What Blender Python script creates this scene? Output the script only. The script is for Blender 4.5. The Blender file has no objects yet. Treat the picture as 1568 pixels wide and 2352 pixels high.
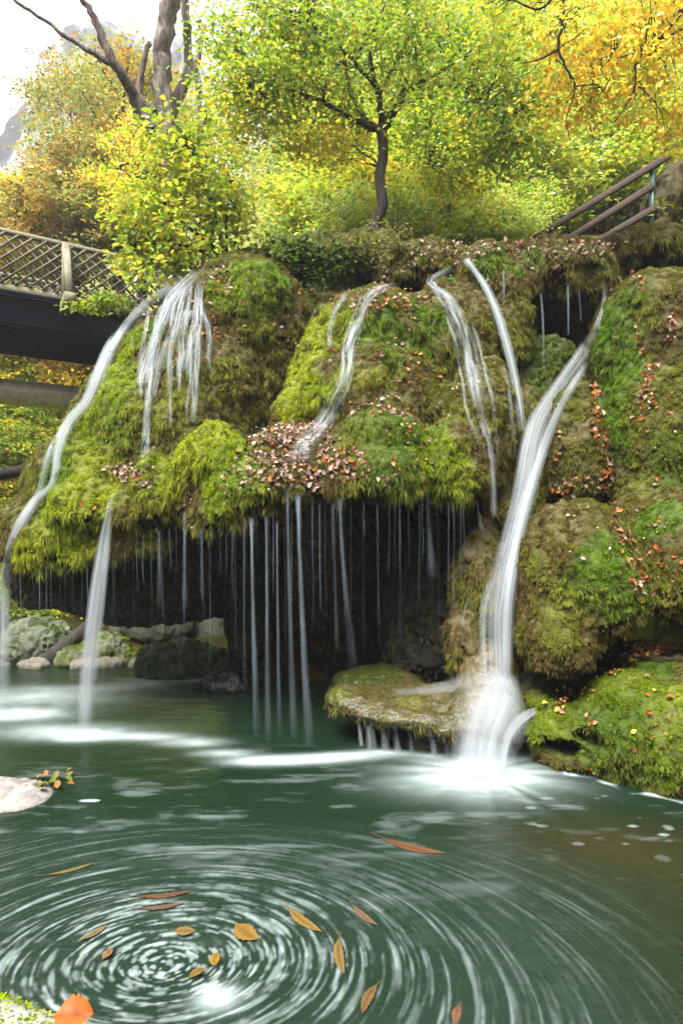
import bpy, math, random
import numpy as np
from mathutils import Vector
from mathutils.bvhtree import BVHTree

random.seed(7)
RNG = np.random.default_rng(11)
SC = bpy.context.scene
COL = SC.collection

# ------------------------------------------------------------------ camera, sky, sun, exposure
CAM_H = 2.4
cam_d = bpy.data.cameras.new("camera")
cam = bpy.data.objects.new("camera", cam_d)
COL.objects.link(cam)
cam.location = (0, 0, CAM_H)
cam.rotation_euler = (math.radians(90), 0, 0)
cam_d.sensor_fit = 'VERTICAL'
cam_d.sensor_height = 36.0
cam_d.lens = 20.0
cam_d.clip_start = 0.05
cam_d.clip_end = 2000
SC.camera = cam

SUN_EL, SUN_AZ = math.radians(58), math.radians(-150)   # azimuth from +Y, high behind the left shoulder
world = bpy.data.worlds.new("World")
SC.world = world
world.use_nodes = True
wn = world.node_tree
bg = wn.nodes["Background"]
sky = wn.nodes.new("ShaderNodeTexSky")
sky.sky_type = 'NISHITA'
sky.sun_disc = False
sky.sun_elevation = SUN_EL
sky.sun_rotation = SUN_AZ
sky.air_density = 1.0
sky.dust_density = 4.0
sky.ozone_density = 1.0
hsv = wn.nodes.new("ShaderNodeHueSaturation")           # overcast: the cloud takes the blue out of the sky
hsv.inputs["Saturation"].default_value = 0.10
wn.links.new(sky.outputs[0], hsv.inputs["Color"])
wn.links.new(hsv.outputs[0], bg.inputs["Color"])
bg.inputs["Strength"].default_value = 0.15
sun_d = bpy.data.lights.new("sun", 'SUN')
sun_d.energy = 2.2
sun_d.angle = math.radians(25)
sun_d.color = (1.0, 0.965, 0.91)
sun = bpy.data.objects.new("sun", sun_d)
COL.objects.link(sun)
sdir = Vector((math.sin(SUN_AZ) * math.cos(SUN_EL), math.cos(SUN_AZ) * math.cos(SUN_EL), math.sin(SUN_EL)))
sun.rotation_euler = sdir.to_track_quat('Z', 'Y').to_euler()
SC.view_settings.view_transform = 'Standard'
SC.view_settings.look = 'None'
SC.view_settings.exposure = 2.15
SC.view_settings.gamma = 1.0
SC.cycles.use_denoising = True
SC.cycles.transparent_max_bounces = 32
SC.cycles.max_bounces = 9
SC.cycles.diffuse_bounces = 5
SC.cycles.glossy_bounces = 3
SC.cycles.transmission_bounces = 4
SC.cycles.caustics_reflective = False
SC.cycles.caustics_refractive = False

# ------------------------------------------------------------------ survey helpers
FPX = 20.0 / 36.0 * 2352


def W(u, v, Y):
    """World point at distance Y that was surveyed at sight line (u, v)."""
    return np.array([(u - 784) / FPX * Y, Y, CAM_H - (v - 1176) / FPX * Y])


def WV(u, v, Y):
    return Vector(W(u, v, Y))


def G(u, v):
    """Point on the water (z = 0) on a sight line."""
    Y = CAM_H * FPX / (v - 1176.0)
    return np.array([(u - 784) / FPX * Y, Y, 0.0])


# ------------------------------------------------------------------ noise
def _hash(ix, iy, iz, seed):
    h = (ix.astype(np.uint32) * np.uint32(374761393) + iy.astype(np.uint32) * np.uint32(668265263)
         + iz.astype(np.uint32) * np.uint32(2147483647) + np.uint32((seed * 974711 + 12345) & 0xffffffff))
    h = (h ^ (h >> np.uint32(13))) * np.uint32(1274126177)
    h = h ^ (h >> np.uint32(16))
    h = h * np.uint32(2246822519)
    h = h ^ (h >> np.uint32(15))
    return (h & np.uint32(0xffffff)).astype(np.float32) / np.float32(0xffffff)


def noise(p, scale=1.0, seed=0):
    """Value noise 0..1; scale may be a 3-vector."""
    q = np.asarray(p, dtype=np.float64) * np.asarray(scale, dtype=np.float64) + 1000.37
    i = np.floor(q).astype(np.int64)
    f = (q - i).astype(np.float32)
    f = f * f * f * (f * (f * 6 - 15) + 10)
    r = 0
    for dx in (0, 1):
        wx = f[:, 0] if dx else 1 - f[:, 0]
        for dy in (0, 1):
            wy = f[:, 1] if dy else 1 - f[:, 1]
            for dz in (0, 1):
                wz = f[:, 2] if dz else 1 - f[:, 2]
                r = r + wx * wy * wz * _hash(i[:, 0] + dx, i[:, 1] + dy, i[:, 2] + dz, seed)
    return r


def fbm(p, scale=1.0, seed=0, octv=4, gain=0.5):
    a, s, t = 1.0, 0.0, 0.0
    sc = np.asarray(scale, dtype=np.float64)
    for o in range(octv):
        s = s + a * noise(p, sc * (2.03 ** o), seed + o * 17)
        t += a
        a *= gain
    return s / t


def sstep(a, b, x):
    t = np.clip((x - a) / (b - a), 0, 1)
    return t * t * (3 - 2 * t)


# ------------------------------------------------------------------ mesh helpers
def mesh_np(name, verts, faces, mat=None, col=None, smooth=True, uv=None, attrs=None):
    """One mesh from numpy arrays; faces (n,3) or (n,4), or a list of such arrays."""
    if not isinstance(faces, (list, tuple)):
        faces = [faces]
    faces = [np.asarray(f, dtype=np.int32) for f in faces if len(f)]
    verts = np.asarray(verts, dtype=np.float32)
    me = bpy.data.meshes.new(name)
    me.vertices.add(len(verts))
    me.vertices.foreach_set("co", verts.ravel())
    loops = np.concatenate([f.ravel() for f in faces])
    tot = np.concatenate([np.full(len(f), f.shape[1], dtype=np.int32) for f in faces])
    start = np.concatenate([[0], np.cumsum(tot)[:-1]]).astype(np.int32)
    me.loops.add(len(loops))
    me.loops.foreach_set("vertex_index", loops)
    me.polygons.add(len(tot))
    me.polygons.foreach_set("loop_start", start)
    me.polygons.foreach_set("loop_total", tot)
    if smooth:
        me.polygons.foreach_set("use_smooth", np.ones(len(tot), dtype=bool))
    me.update(calc_edges=True)
    if col is not None:
        a = me.attributes.new("Col", 'FLOAT_COLOR', 'POINT')
        c = np.ones((len(verts), 4), dtype=np.float32)
        c[:, :3] = np.clip(col, 0, 1)
        a.data.foreach_set("color", c.ravel())
    for k, val in (attrs or {}).items():
        a = me.attributes.new(k, 'FLOAT', 'POINT')
        a.data.foreach_set("value", np.asarray(val, dtype=np.float32))
    if uv is not None:
        l = me.uv_layers.new(name="UVMap")
        l.data.foreach_set("uv", np.asarray(uv, dtype=np.float32)[loops].ravel())
    if mat:
        me.materials.append(mat)
    return me


def link(name, me, parent=None):
    o = bpy.data.objects.new(name, me)
    COL.objects.link(o)
    if parent is not None:
        o.parent = parent
        o.matrix_parent_inverse = parent.matrix_world.inverted()
    return o


def tag(o, label, cat, group=None):
    o["label"] = label
    o["category"] = cat
    if group:
        o["group"] = group
    return o


def empty(name, loc, label, cat, group=None):
    o = bpy.data.objects.new(name, None)
    o.empty_display_size = 0.1
    COL.objects.link(o)
    o.location = loc
    bpy.context.view_layer.update()
    return tag(o, label, cat, group)


class Acc:
    """Collects shapes in world coordinates for ONE mesh."""

    def __init__(self):
        self.v, self.q, self.t, self.c, self.n = [], [], [], [], 0

    def add(self, v, q=None, t=None, c=None):
        v = np.asarray(v, dtype=np.float64)
        self.v.append(v)
        if q is not None and len(q):
            self.q.append(np.asarray(q) + self.n)
        if t is not None and len(t):
            self.t.append(np.asarray(t) + self.n)
        self.c.append(np.broadcast_to(np.asarray(c if c is not None else (1, 1, 1), dtype=np.float64), (len(v), 3)))
        self.n += len(v)

    def tube(self, pts, radii, seg=8, c=None, wob=0.0, cap=True):
        pts = np.asarray(pts, dtype=np.float64)
        n = len(pts)
        radii = np.broadcast_to(np.asarray(radii, dtype=np.float64), (n,))
        tan = np.gradient(pts, axis=0)
        tan /= np.linalg.norm(tan, axis=1)[:, None] + 1e-9
        ref = np.array([0.31, 0.83, 0.46])
        a = np.cross(tan, ref)
        a /= np.linalg.norm(a, axis=1)[:, None] + 1e-9
        b = np.cross(tan, a)
        th = np.arange(seg) / seg * 2 * math.pi
        ring = (np.cos(th)[None, :, None] * a[:, None, :] + np.sin(th)[None, :, None] * b[:, None, :])
        rr = radii[:, None] * (1 + wob * (RNG.random((n, seg)) - 0.5))
        v = pts[:, None, :] + ring * rr[:, :, None]
        v = v.reshape(-1, 3)
        i = np.arange(n - 1)[:, None] * seg
        j = np.arange(seg)[None, :]
        q = np.stack([i + j, i + (j + 1) % seg, i + seg + (j + 1) % seg, i + seg + j], -1).reshape(-1, 4)
        t = []
        if cap:
            v = np.vstack([v, pts[0], pts[-1]])
            k = n * seg
            jj = np.arange(seg)
            t = np.vstack([np.stack([np.full(seg, k), (jj + 1) % seg, jj], 1),
                           np.stack([np.full(seg, k + 1), (n - 1) * seg + jj, (n - 1) * seg + (jj + 1) % seg], 1)])
        self.add(v, q, t, c)

    def beam(self, p0, p1, w, h, up=(0, 0, 1), c=None):
        """Squared timber from p0 to p1 with small chamfers."""
        p0, p1 = np.asarray(p0, float), np.asarray(p1, float)
        d = p1 - p0
        L = np.linalg.norm(d)
        d /= L
        up = np.asarray(up, float)
        s = np.cross(d, up)
        s /= np.linalg.norm(s)
        up = np.cross(s, d)
        ch = min(w, h) * 0.12
        prof = [(-w / 2 + ch, -h / 2), (w / 2 - ch, -h / 2), (w / 2, -h / 2 + ch), (w / 2, h / 2 - ch),
                (w / 2 - ch, h / 2), (-w / 2 + ch, h / 2), (-w / 2, h / 2 - ch), (-w / 2, -h / 2 + ch)]
        v = [p + s * a + up * b for p in (p0, p1) for a, b in prof]
        q = [(i, (i + 1) % 8, 8 + (i + 1) % 8, 8 + i) for i in range(8)]
        k = len(v)
        v += [p0, p1]
        t = [(k, (i + 1) % 8, i) for i in range(8)] + [(k + 1, 8 + i, 8 + (i + 1) % 8) for i in range(8)]
        self.add(v, q, t, c)

    def build(self, name, mat, parent=None, smooth=True, use_col=True):
        f = []
        if self.q:
            f.append(np.vstack(self.q))
        if self.t:
            f.append(np.vstack(self.t))
        me = mesh_np(name, np.vstack(self.v), f, mat, np.vstack(self.c) if use_col else None, smooth)
        return link(name, me, parent)


# ------------------------------------------------------------------ materials
def new_mat(name):
    m = bpy.data.materials.new(name)
    m.use_nodes = True
    nt = m.node_tree
    for n in list(nt.nodes):
        nt.nodes.remove(n)
    out = nt.nodes.new("ShaderNodeOutputMaterial")
    return m, nt, out


def N(nt, kind, **kw):
    n = nt.nodes.new("ShaderNode" + kind)
    for k, v in kw.items():
        if k in n.inputs:
            n.inputs[k].default_value = v
        else:
            setattr(n, k, v)
    return n


def ramp(nt, fac, stops):
    r = nt.nodes.new("ShaderNodeValToRGB")
    while len(r.color_ramp.elements) < len(stops):
        r.color_ramp.elements.new(0.5)
    for e, (p, c) in zip(r.color_ramp.elements, stops):
        e.position = p
        e.color = (*c, 1) if len(c) == 3 else c
    nt.links.new(fac, r.inputs[0])
    return r.outputs[0]


def mat_leaf(name="leaf", trans=0.5, gloss=0.12):
    m, nt, out = new_mat(name)
    at = N(nt, "Attribute", attribute_name="Col")
    d = N(nt, "BsdfDiffuse")
    t = N(nt, "BsdfTranslucent")
    mx = N(nt, "MixShader")
    mx.inputs[0].default_value = trans
    g = N(nt, "BsdfGlossy", Roughness=0.45)
    g.inputs["Color"].default_value = (0.8, 0.85, 0.9, 1)
    m2 = N(nt, "MixShader")
    fr = N(nt, "Fresnel", IOR=1.35)
    mul = N(nt, "Math", operation='MULTIPLY')
    mul.inputs[1].default_value = gloss / 0.1
    L = nt.links.new
    L(fr.outputs[0], mul.inputs[0])
    L(at.outputs["Color"], d.inputs["Color"])
    L(at.outputs["Color"], t.inputs["Color"])
    L(d.outputs[0], mx.inputs[1])
    L(t.outputs[0], mx.inputs[2])
    L(mul.outputs[0], m2.inputs[0])
    L(mx.outputs[0], m2.inputs[1])
    L(g.outputs[0], m2.inputs[2])
    L(m2.outputs[0], out.inputs[0])
    return m


def mat_moss(name="moss"):
    m, nt, out = new_mat(name)
    at = N(nt, "Attribute", attribute_name="Col")
    d = N(nt, "BsdfDiffuse")
    t = N(nt, "BsdfTranslucent")
    mx = N(nt, "MixShader")
    mx.inputs[0].default_value = 0.35
    L = nt.links.new
    L(at.outputs["Color"], d.inputs["Color"])
    L(at.outputs["Color"], t.inputs["Color"])
    L(d.outputs[0], mx.inputs[1])
    L(t.outputs[0], mx.inputs[2])
    L(mx.outputs[0], out.inputs[0])
    return m


def mat_rock(name, rough=0.75, spec=0.3, bump=0.5, scale=9.0, dist=0.03, tint=0.5):
    """Vertex-coloured stone or soil with mottling and bump."""
    m, nt, out = new_mat(name)
    L = nt.links.new
    at = N(nt, "Attribute", attribute_name="Col")
    tc = N(nt, "TexCoord")
    n1 = N(nt, "TexNoise", Scale=scale, Detail=9.0, Roughness=0.65)
    L(tc.outputs["Object"], n1.inputs["Vector"])
    n2 = N(nt, "TexVoronoi", Scale=scale * 2.3)
    L(tc.outputs["Object"], n2.inputs["Vector"])
    mott = ramp(nt, n1.outputs["Fac"], [(0.3, (1 - tint, 1 - tint, 1 - tint)), (0.7, (1 + tint, 1 + tint, 1 + tint))])
    mul = N(nt, "MixRGB", blend_type='MULTIPLY')
    mul.inputs[0].default_value = 1
    L(at.outputs["Color"], mul.inputs[1])
    L(mott, mul.inputs[2])
    p = N(nt, "BsdfPrincipled", Roughness=rough)
    p.inputs["Specular IOR Level"].default_value = spec
    L(mul.outputs[0], p.inputs["Base Color"])
    add = N(nt, "Math", operation='ADD')
    L(n1.outputs["Fac"], add.inputs[0])
    sc = N(nt, "Math", operation='MULTIPLY')
    sc.inputs[1].default_value = 0.35
    L(n2.outputs["Distance"], sc.inputs[0])
    L(sc.outputs[0], add.inputs[1])
    b = N(nt, "Bump", Strength=bump, Distance=dist)
    L(add.outputs[0], b.inputs["Height"])
    L(b.outputs[0], p.inputs["Normal"])
    L(p.outputs[0], out.inputs[0])
    return m


def mat_wood(name, c1, c2, rough=0.8, scale=(6, 6, 40)):
    m, nt, out = new_mat(name)
    L = nt.links.new
    tc = N(nt, "TexCoord")
    n1 = N(nt, "TexNoise", Scale=3.0, Detail=8.0, Roughness=0.7)
    L(tc.outputs["Object"], n1.inputs["Vector"])
    n2 = N(nt, "TexNoise", Scale=22.0, Detail=6.0, Roughness=0.7)
    L(tc.outputs["Object"], n2.inputs["Vector"])
    add = N(nt, "Math", operation='ADD')
    L(n1.outputs["Fac"], add.inputs[0])
    L(n2.outputs["Fac"], add.inputs[1])
    hf = N(nt, "Math", operation='MULTIPLY')
    hf.inputs[1].default_value = 0.5
    L(add.outputs[0], hf.inputs[0])
    c = ramp(nt, hf.outputs[0], [(0.35, c1), (0.65, c2)])
    p = N(nt, "BsdfPrincipled", Roughness=rough)
    L(c, p.inputs["Base Color"])
    b = N(nt, "Bump", Strength=0.5, Distance=0.01)
    L(n2.outputs["Fac"], b.inputs["Height"])
    L(b.outputs[0], p.inputs["Normal"])
    L(p.outputs[0], out.inputs[0])
    return m


def mat_bark(name, c1, c2, sc=14.0):
    m, nt, out = new_mat(name)
    L = nt.links.new
    tc = N(nt, "TexCoord")
    mp = N(nt, "Mapping")
    mp.inputs["Scale"].default_value = (1, 1, 0.22)
    L(tc.outputs["Object"], mp.inputs["Vector"])
    n1 = N(nt, "TexNoise", Scale=sc, Detail=9.0, Roughness=0.7)
    L(mp.outputs[0], n1.inputs["Vector"])
    c = ramp(nt, n1.outputs["Fac"], [(0.35, c1), (0.68, c2)])
    p = N(nt, "BsdfPrincipled", Roughness=0.85)
    p.inputs["Specular IOR Level"].default_value = 0.2
    L(c, p.inputs["Base Color"])
    b = N(nt, "Bump", Strength=0.9, Distance=0.03)
    L(n1.outputs["Fac"], b.inputs["Height"])
    L(b.outputs[0], p.inputs["Normal"])
    L(p.outputs[0], out.inputs[0])
    return m


def mat_fall(name, dens=0.9, across=9.0, along=0.8, lo=0.35, hi=0.7, tone=(0.86, 0.92, 0.95)):
    """Falling water: white aerated streaks with clear gaps; the attribute 'a' thins the edges."""
    m, nt, out = new_mat(name)
    L = nt.links.new
    uv = N(nt, "UVMap")
    mp = N(nt, "Mapping")
    mp.inputs["Scale"].default_value = (across, along, 1)
    L(uv.outputs[0], mp.inputs["Vector"])
    n1 = N(nt, "TexNoise", Scale=1.0, Detail=4.0, Roughness=0.6)
    L(mp.outputs[0], n1.inputs["Vector"])
    st = N(nt, "MapRange")
    st.inputs["From Min"].default_value = lo
    st.inputs["From Max"].default_value = hi
    L(n1.outputs["Fac"], st.inputs["Value"])
    at = N(nt, "Attribute", attribute_name="a")
    mul = N(nt, "Math", operation='MULTIPLY')
    L(st.outputs[0], mul.inputs[0])
    L(at.outputs["Fac"], mul.inputs[1])
    m3 = N(nt, "Math", operation='MULTIPLY', use_clamp=True)
    m3.inputs[1].default_value = dens
    L(mul.outputs[0], m3.inputs[0])
    d = N(nt, "BsdfDiffuse")
    d.inputs["Color"].default_value = (*tone, 1)
    t = N(nt, "BsdfTranslucent")
    t.inputs["Color"].default_value = (*tone, 1)
    mx = N(nt, "MixShader")
    mx.inputs[0].default_value = 0.4
    L(d.outputs[0], mx.inputs[1])
    L(t.outputs[0], mx.inputs[2])
    tr = N(nt, "BsdfTransparent")
    fin = N(nt, "MixShader")
    L(m3.outputs[0], fin.inputs[0])
    L(tr.outputs[0], fin.inputs[1])
    L(mx.outputs[0], fin.inputs[2])
    L(fin.outputs[0], out.inputs[0])
    return m


def mat_plain(name, c, rough=0.6, metal=0.0, bump=0.2, sc=20.0, var=0.25):
    m, nt, out = new_mat(name)
    L = nt.links.new
    tc = N(nt, "TexCoord")
    n1 = N(nt, "TexNoise", Scale=sc, Detail=6.0, Roughness=0.65)
    L(tc.outputs["Object"], n1.inputs["Vector"])
    c = np.array(c)
    col = ramp(nt, n1.outputs["Fac"], [(0.3, tuple(c * (1 - var))), (0.7, tuple(np.clip(c * (1 + var), 0, 1)))])
    p = N(nt, "BsdfPrincipled", Roughness=rough, Metallic=metal)
    L(col, p.inputs["Base Color"])
    if rough == 1.0:
        p.inputs["Specular IOR Level"].default_value = 0.1
    b = N(nt, "Bump", Strength=bump, Distance=0.01)
    L(n1.outputs["Fac"], b.inputs["Height"])
    L(b.outputs[0], p.inputs["Normal"])
    L(p.outputs[0], out.inputs[0])
    return m


M_LEAF = mat_leaf("leaf_tissue", 0.58, 0.03)
M_LITTER = mat_leaf("dry_leaf", 0.15, 0.04)
M_MOSS = mat_moss()
M_ROCK = mat_rock("travertine", rough=0.8)
M_WET = mat_rock("wet_stone", rough=0.3, spec=0.5, bump=0.7, scale=14)
M_SOIL = mat_rock("soil", rough=0.95, spec=0.1, bump=0.7, scale=3.0, dist=0.1)
M_LIME = mat_rock("limestone", rough=0.95, spec=0.1, bump=0.6, scale=0.25, dist=2.0, tint=0.3)
M_BARK_D = mat_bark("dead_bark", (0.014, 0.010, 0.008), (0.22, 0.18, 0.15), 16.0)
M_BARK_B = mat_bark("beech_bark", (0.015, 0.013, 0.010), (0.06, 0.053, 0.042), 10.0)
M_BARK_K = mat_bark("dark_bark", (0.008, 0.006, 0.005), (0.03, 0.023, 0.018), 10.0)
M_TIMBER = mat_wood("weathered_timber", (0.09, 0.085, 0.05), (0.26, 0.235, 0.155))
M_STEEL = mat_plain("dark_steel", (0.003, 0.0035, 0.008), 1.0, 0.0, 0.1, 6.0, 0.35)
M_PIPE = mat_plain("rusty_pipe", (0.55, 0.49, 0.48), 0.3, 0.0, 0.2, 9.0, 0.3)
M_RAIL = mat_wood("brown_rail", (0.014, 0.008, 0.005), (0.05, 0.024, 0.012))
M_GREEN = mat_plain("green_paint", (0.010, 0.045, 0.03), 0.45)
M_FALL = mat_fall("falling_water", 0.95, 9, 0.30, 0.22, 0.78, (0.52, 0.57, 0.61))
M_FALL_T = mat_fall("trickling_water", 1.0, 10.0, 2.6, 0.37, 0.74, (0.50, 0.55, 0.58))
M_THREAD = mat_fall("water_thread", 0.66, 4.0, 0.9, 0.25, 0.85, (0.42, 0.50, 0.58))
M_VEIL = mat_fall("milky_water", 0.62, 5, 0.25, 0.0, 0.85, (0.56, 0.61, 0.65))
M_FOAM = mat_fall("spray", 0.9, 4, 4, 0.2, 0.8)

# ------------------------------------------------------------------ implicit rock modelling
def ell(c, r, rot=0.0):
    return ("e", np.asarray(c, float), np.asarray(r, float), rot)


def cap(a, b, ra, rb):
    return ("c", np.asarray(a, float), np.asarray(b, float), (ra, rb))


def prim_bounds(p):
    if p[0] == "e":
        m = p[2].max() if p[3] else p[2]
        return p[1] - m, p[1] + m
    r = max(p[3])
    return np.minimum(p[1], p[2]) - r, np.maximum(p[1], p[2]) + r


def prim_sdf(p, X, Y, Z):
    if p[0] == "e":
        x, y, z = X - p[1][0], Y - p[1][1], Z - p[1][2]
        if p[3]:
            c, s = math.cos(p[3]), math.sin(p[3])     # tilt in the x-z plane
            x, z = c * x + s * z, -s * x + c * z
        r = p[2]
        k0 = np.sqrt((x / r[0]) ** 2 + (y / r[1]) ** 2 + (z / r[2]) ** 2)
        k1 = np.sqrt((x / r[0] ** 2) ** 2 + (y / r[1] ** 2) ** 2 + (z / r[2] ** 2) ** 2) + 1e-6
        return k0 * (k0 - 1) / k1
    a, b = p[1], p[2]
    d = b - a
    t = np.clip(((X - a[0]) * d[0] + (Y - a[1]) * d[1] + (Z - a[2]) * d[2]) / (d @ d), 0, 1)
    q = np.sqrt((X - a[0] - t * d[0]) ** 2 + (Y - a[1] - t * d[1]) ** 2 + (Z - a[2] - t * d[2]) ** 2)
    return q - (p[3][0] + (p[3][1] - p[3][0]) * t)


def surface_nets(f, org, h):
    s = f < 0
    nx, ny, nz = f.shape
    cnt = np.zeros((nx - 1, ny - 1, nz - 1), dtype=np.int8)
    for i in (0, 1):
        for j in (0, 1):
            for k in (0, 1):
                cnt += s[i:nx - 1 + i, j:ny - 1 + j, k:nz - 1 + k]
    mask = (cnt > 0) & (cnt < 8)
    ci = np.argwhere(mask)
    idx = np.full(mask.shape, -1, dtype=np.int32)
    idx[mask] = np.arange(len(ci))
    acc = np.zeros((len(ci), 3))
    num = np.zeros(len(ci))
    offs = [(i, j, k) for i in (0, 1) for j in (0, 1) for k in (0, 1)]
    val = {o: f[ci[:, 0] + o[0], ci[:, 1] + o[1], ci[:, 2] + o[2]] for o in offs}
    for a in offs:
        for ax in range(3):
            if a[ax] == 0:
                b = list(a)
                b[ax] = 1
                b = tuple(b)
                va, vb = val[a], val[b]
                m = (va < 0) != (vb < 0)
                t = np.where(m, va / (va - vb + 1e-12), 0)
                p = np.tile(np.array(a, float), (len(ci), 1))
                p[:, ax] = t
                acc[m] += p[m]
                num[m] += 1
    v = (ci + acc / num[:, None]) * h + org
    quads = []
    for ax in range(3):
        sl0 = [slice(None)] * 3
        sl1 = [slice(None)] * 3
        sl0[ax] = slice(0, -1)
        sl1[ax] = slice(1, None)
        e = np.argwhere(s[tuple(sl0)] != s[tuple(sl1)])
        o1, o2 = (ax + 1) % 3, (ax + 2) % 3
        lim = np.array(mask.shape)
        ok = (e[:, o1] > 0) & (e[:, o2] > 0) & (e[:, o1] < lim[o1]) & (e[:, o2] < lim[o2])
        e = e[ok]
        inside = s[e[:, 0], e[:, 1], e[:, 2]]
        d1 = np.zeros(3, int)
        d1[o1] = 1
        d2 = np.zeros(3, int)
        d2[o2] = 1
        def at(q):
            return idx[q[:, 0], q[:, 1], q[:, 2]]
        A, B, C, D = at(e - d1 - d2), at(e - d2), at(e), at(e - d1)
        Q = np.stack([A, B, C, D], 1)
        Q[~inside] = Q[~inside][:, ::-1]
        quads.append(Q)
    return v, np.vstack(quads)


def vnormals(v, q):
    n = np.zeros_like(v)
    fn = np.cross(v[q[:, 2]] - v[q[:, 0]], v[q[:, 3]] - v[q[:, 1]])
    for k in range(4):
        for a in range(3):
            n[:, a] += np.bincount(q[:, k], fn[:, a], len(v))
    return n / (np.linalg.norm(n, axis=1)[:, None] + 1e-9)


def rock_mesh(prims, carve=(), h=0.025, k=0.12, kc=0.1, seed=0, amp=1.0, zmin=None, flute=0.5):
    lo = np.min([prim_bounds(p)[0] for p in prims], axis=0) - 0.15
    hi = np.max([prim_bounds(p)[1] for p in prims], axis=0) + 0.15
    if zmin is not None:
        lo[2] = max(lo[2], zmin - 2 * h)
    dim = np.ceil((hi - lo) / h).astype(int) + 1
    ax = [lo[i] + np.arange(dim[i]) * h for i in range(3)]
    f = np.full(dim, 1.0, dtype=np.float32)

    def window(p, pad):
        a, b = prim_bounds(p)
        i0 = np.clip(np.floor((a - pad - lo) / h).astype(int), 0, dim - 1)
        i1 = np.clip(np.ceil((b + pad - lo) / h).astype(int) + 1, 1, dim)
        sl = tuple(slice(i0[i], i1[i]) for i in range(3))
        X, Y, Z = (ax[0][sl[0]][:, None, None], ax[1][sl[1]][None, :, None], ax[2][sl[2]][None, None, :])
        return sl, X, Y, Z
    for p in prims:
        sl, X, Y, Z = window(p, 0.3)
        d = prim_sdf(p, X, Y, Z).astype(np.float32)
        g = f[sl]
        hh = np.maximum(k - np.abs(g - d), 0) / k
        f[sl] = np.minimum(g, d) - hh * hh * k * 0.25
    for p in carve:
        sl, X, Y, Z = window(p, 0.3)
        d = -prim_sdf(p, X, Y, Z).astype(np.float32)
        g = f[sl]
        hh = np.maximum(kc - np.abs(g - d), 0) / kc
        f[sl] = np.maximum(g, d) + hh * hh * kc * 0.25
    v, q = surface_nets(f, lo, h)
    n = vnormals(v, q)
    # lobes and drapery: billowed lumps, flutes running down, fine grain
    b1 = 1 - np.abs(2 * noise(v, (2.6, 2.6, 1.7), seed) - 1)
    b2 = 1 - np.abs(2 * noise(v + 3.1, (6.5, 6.5, 4.2), seed + 1) - 1)
    b3 = 1 - np.abs(2 * noise(v + 7.7, (14, 14, 9), seed + 2) - 1)
    b4 = noise(v + 2.2, (27, 27, 20), seed + 3)
    fl = noise(v + 1.3, (9, 9, 0.9), seed + 5)
    d = (0.085 * (b1 - 0.6) + 0.075 * (b2 - 0.6) + 0.045 * (b3 - 0.6) + 0.03 * (b4 - 0.5) + flute * 0.07 * (fl - 0.5)) * amp
    v = v + n * d[:, None]
    v[:, 2] -= 0.35 * np.maximum(d, 0) * (1 - np.abs(n[:, 2]))        # lumps sag
    n = vnormals(v, q)
    return v, q, n


ROCKS = {}


def rock(key, prims, **kw):
    ROCKS[key] = rock_mesh(prims, **kw)


rock("left", [
    ell(W(560, 765, 7.6), (0.92, 0.95, 0.95)),
    ell(W(470, 900, 7.45), (1.08, 1.05, 1.1)),
    ell(W(390, 1010, 7.25), (1.22, 1.05, 1.0)),
    ell(W(300, 1110, 7.1), (1.22, 0.95, 0.72)),
    ell(W(200, 1200, 7.0), (0.98, 0.75, 0.5)),
    ell(W(110, 1245, 6.9), (0.55, 0.5, 0.3)),
    ell(W(640, 850, 7.75), (0.55, 0.8, 1.0)),
    ell(W(420, 1130, 6.5), (0.72, 0.5, 0.5)),
    ell(W(500, 1235, 7.1), (0.75, 0.55, 0.6)),
    ell(W(340, 1230, 6.35), (0.36, 0.3, 0.22)),
    ell(W(240, 1250, 6.4), (0.42, 0.3, 0.2)),
    ell(W(130, 1275, 6.5), (0.4, 0.3, 0.17)),
    ell(W(500, 1175, 5.95), (0.3, 0.26, 0.26)),
    ell(W(500, 1110, 6.25), (0.45, 0.4, 0.48)),
    ell(W(492, 1055, 6.0), (0.33, 0.33, 0.36)),
    ell(W(440, 1090, 6.05), (0.18, 0.3, 0.36)),
    ell(W(355, 1125, 6.1), (0.27, 0.32, 0.42)),
    ell(W(540, 1130, 5.9), (0.34, 0.32, 0.36)),
    ell(W(215, 1170, 6.35), (0.42, 0.42, 0.36)),
    ell(W(140, 1235, 6.45), (0.5, 0.35, 0.26)),
    ell(W(300, 1170, 6.3), (0.3, 0.35, 0.3)),
    ell(W(600, 665, 6.95), (0.36, 0.3, 0.28)),
    ell(W(497, 690, 6.85), (0.15, 0.25, 0.24)),
    cap(W(300, 820, 7.1), W(190, 1060, 6.7), 0.22, 0.28),
    ell(W(330, 1320, 7.5), (1.25, 0.7, 0.62)),
    ell(W(130, 1315, 7.4), (0.62, 0.5, 0.45)),
    ell(W(470, 1330, 7.7), (0.7, 0.6, 0.5)),
    ell(W(570, 1400, 7.8), (0.25, 0.5, 0.9)),
], seed=3, amp=1.0)
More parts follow.
